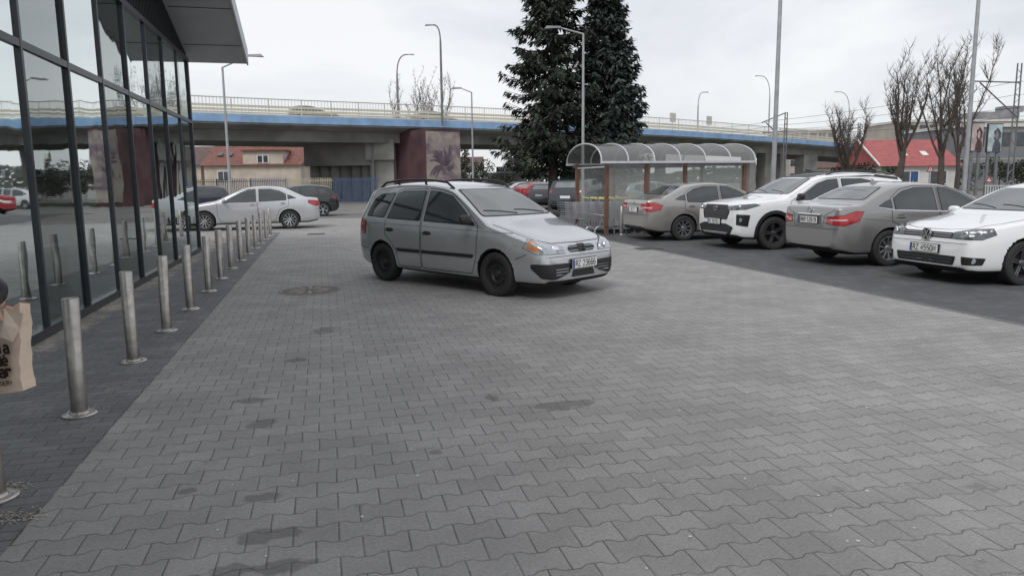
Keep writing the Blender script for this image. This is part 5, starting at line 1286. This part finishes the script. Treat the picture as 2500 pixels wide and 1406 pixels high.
for j in range(nz):
    for i in (0,nx): bm.faces.new((gr[(-1,i,j)],gr[(1,i,j)],gr[(1,i,j+1)],gr[(-1,i,j+1)]))
for i in range(nx): bm.faces.new((gr[(-1,i,0)],gr[(1,i,0)],gr[(1,i+1,0)],gr[(-1,i+1,0)]))
bmesh.ops.recalc_face_normals(bm,faces=bm.faces)
me=bpy.data.meshes.new('bag_body'); bm.to_mesh(me); bm.free(); me.materials.append(KR)
for p in me.polygons: p.use_smooth=True
ob=bpy.data.objects.new('bag_body',me); COL.objects.link(ob); ob.parent=bag; me.set_sharp_from_angle(angle=R(50))
fl=MB(); fl.add([(.05,-.065,.195),(.12,-.07,.200),(.195,-.06,.172),(.165,-.05,.10),(.13,-.055,.045),(.09,-.072,.07),(.06,-.075,.12),(.115,-.078,.13)],[(0,1,7,6),(1,2,3,7),(7,3,4,5),(6,7,5)]); fl.build('bag_flap',M('kraft_light',(.78,.65,.53),.75,0,6,.1),bag)
for (t_,x_,z_,h_l,wd_,sw) in (('bla',.092,.018,.032,.085,.0115),('de',.095,-.035,.028,.058,.0105),('mar',.092,-.086,.032,.088,.0115),('LEDERW',.088,-.130,.018,.085,.0035)):
    mt=Matrix.Translation((x_,-.082,z_))@Matrix.Rotation(R(-6),4,'Y')@Matrix.Rotation(PI/2,4,'X'); stroke_text(t_,mt,bag,width=wd_,h=h_l,w=sw,mat=INK,name='bag_lettering')
# =================================================================== WORLD, SUN, CAMERA
w=bpy.data.worlds.new("World"); SC.world=w; w.use_nodes=True; nt=w.node_tree; nt.nodes.clear(); e=E(nt)
out=nt.nodes.new('ShaderNodeOutputWorld'); bg=nt.nodes.new('ShaderNodeBackground'); bg2=nt.nodes.new('ShaderNodeBackground')
sky=nt.nodes.new('ShaderNodeTexSky'); sky.sky_type='NISHITA'; sky.sun_disc=False; sky.sun_elevation=R(48); sky.sun_rotation=R(200)
nt.links.new(sky.outputs[0],bg2.inputs[0]); bg2.inputs[1].default_value=.012
tc=nt.nodes.new('ShaderNodeTexCoord'); mp=nt.nodes.new('ShaderNodeMapping'); mp.inputs['Scale'].default_value=(1.0,1.0,3.0); nt.links.new(tc.outputs['Generated'],mp.inputs[0])
n1=e.noise(mp.outputs[0],1.9,7,.55,.4)
rpn=nt.nodes.new('ShaderNodeValToRGB'); cr=rpn.color_ramp; cr.elements[0].position=.36; cr.elements[0].color=(.55,.58,.635,1); cr.elements[1].position=.62; cr.elements[1].color=(.86,.86,.87,1)
nt.links.new(n1,rpn.inputs[0])
sx=nt.nodes.new('ShaderNodeSeparateXYZ'); nt.links.new(tc.outputs['Generated'],sx.inputs[0])
hz=e.smooth(sx.outputs[2],0.0,.26,.5,0.0)
cc=e.mix(hz,rpn.outputs[0],(.83,.83,.84,1))
nt.links.new(cc,bg.inputs[0]); bg.inputs[1].default_value=1.04
ad=nt.nodes.new('ShaderNodeAddShader'); nt.links.new(bg.outputs[0],ad.inputs[0]); nt.links.new(bg2.outputs[0],ad.inputs[1]); nt.links.new(ad.outputs[0],out.inputs[0])
sl_=bpy.data.lights.new('sun','SUN'); sl_.energy=1.5; sl_.angle=R(20); sl_.color=(1,.975,.945); so=bpy.data.objects.new('sun',sl_); COL.objects.link(so)
so.rotation_euler=(R(42),0,R(-20))
cd=bpy.data.cameras.new('camera'); cam=bpy.data.objects.new('camera',cd); COL.objects.link(cam); cd.sensor_width=36; cd.lens=FPX/2500*36; cd.clip_end=3000; cd.clip_start=.05
m=Matrix((RR,UU,-F_)).transposed().to_4x4(); m.translation=EYE; cam.matrix_world=m
SC.camera=cam
SC.view_settings.view_transform='Standard'; SC.view_settings.look='None'; SC.view_settings.exposure=0
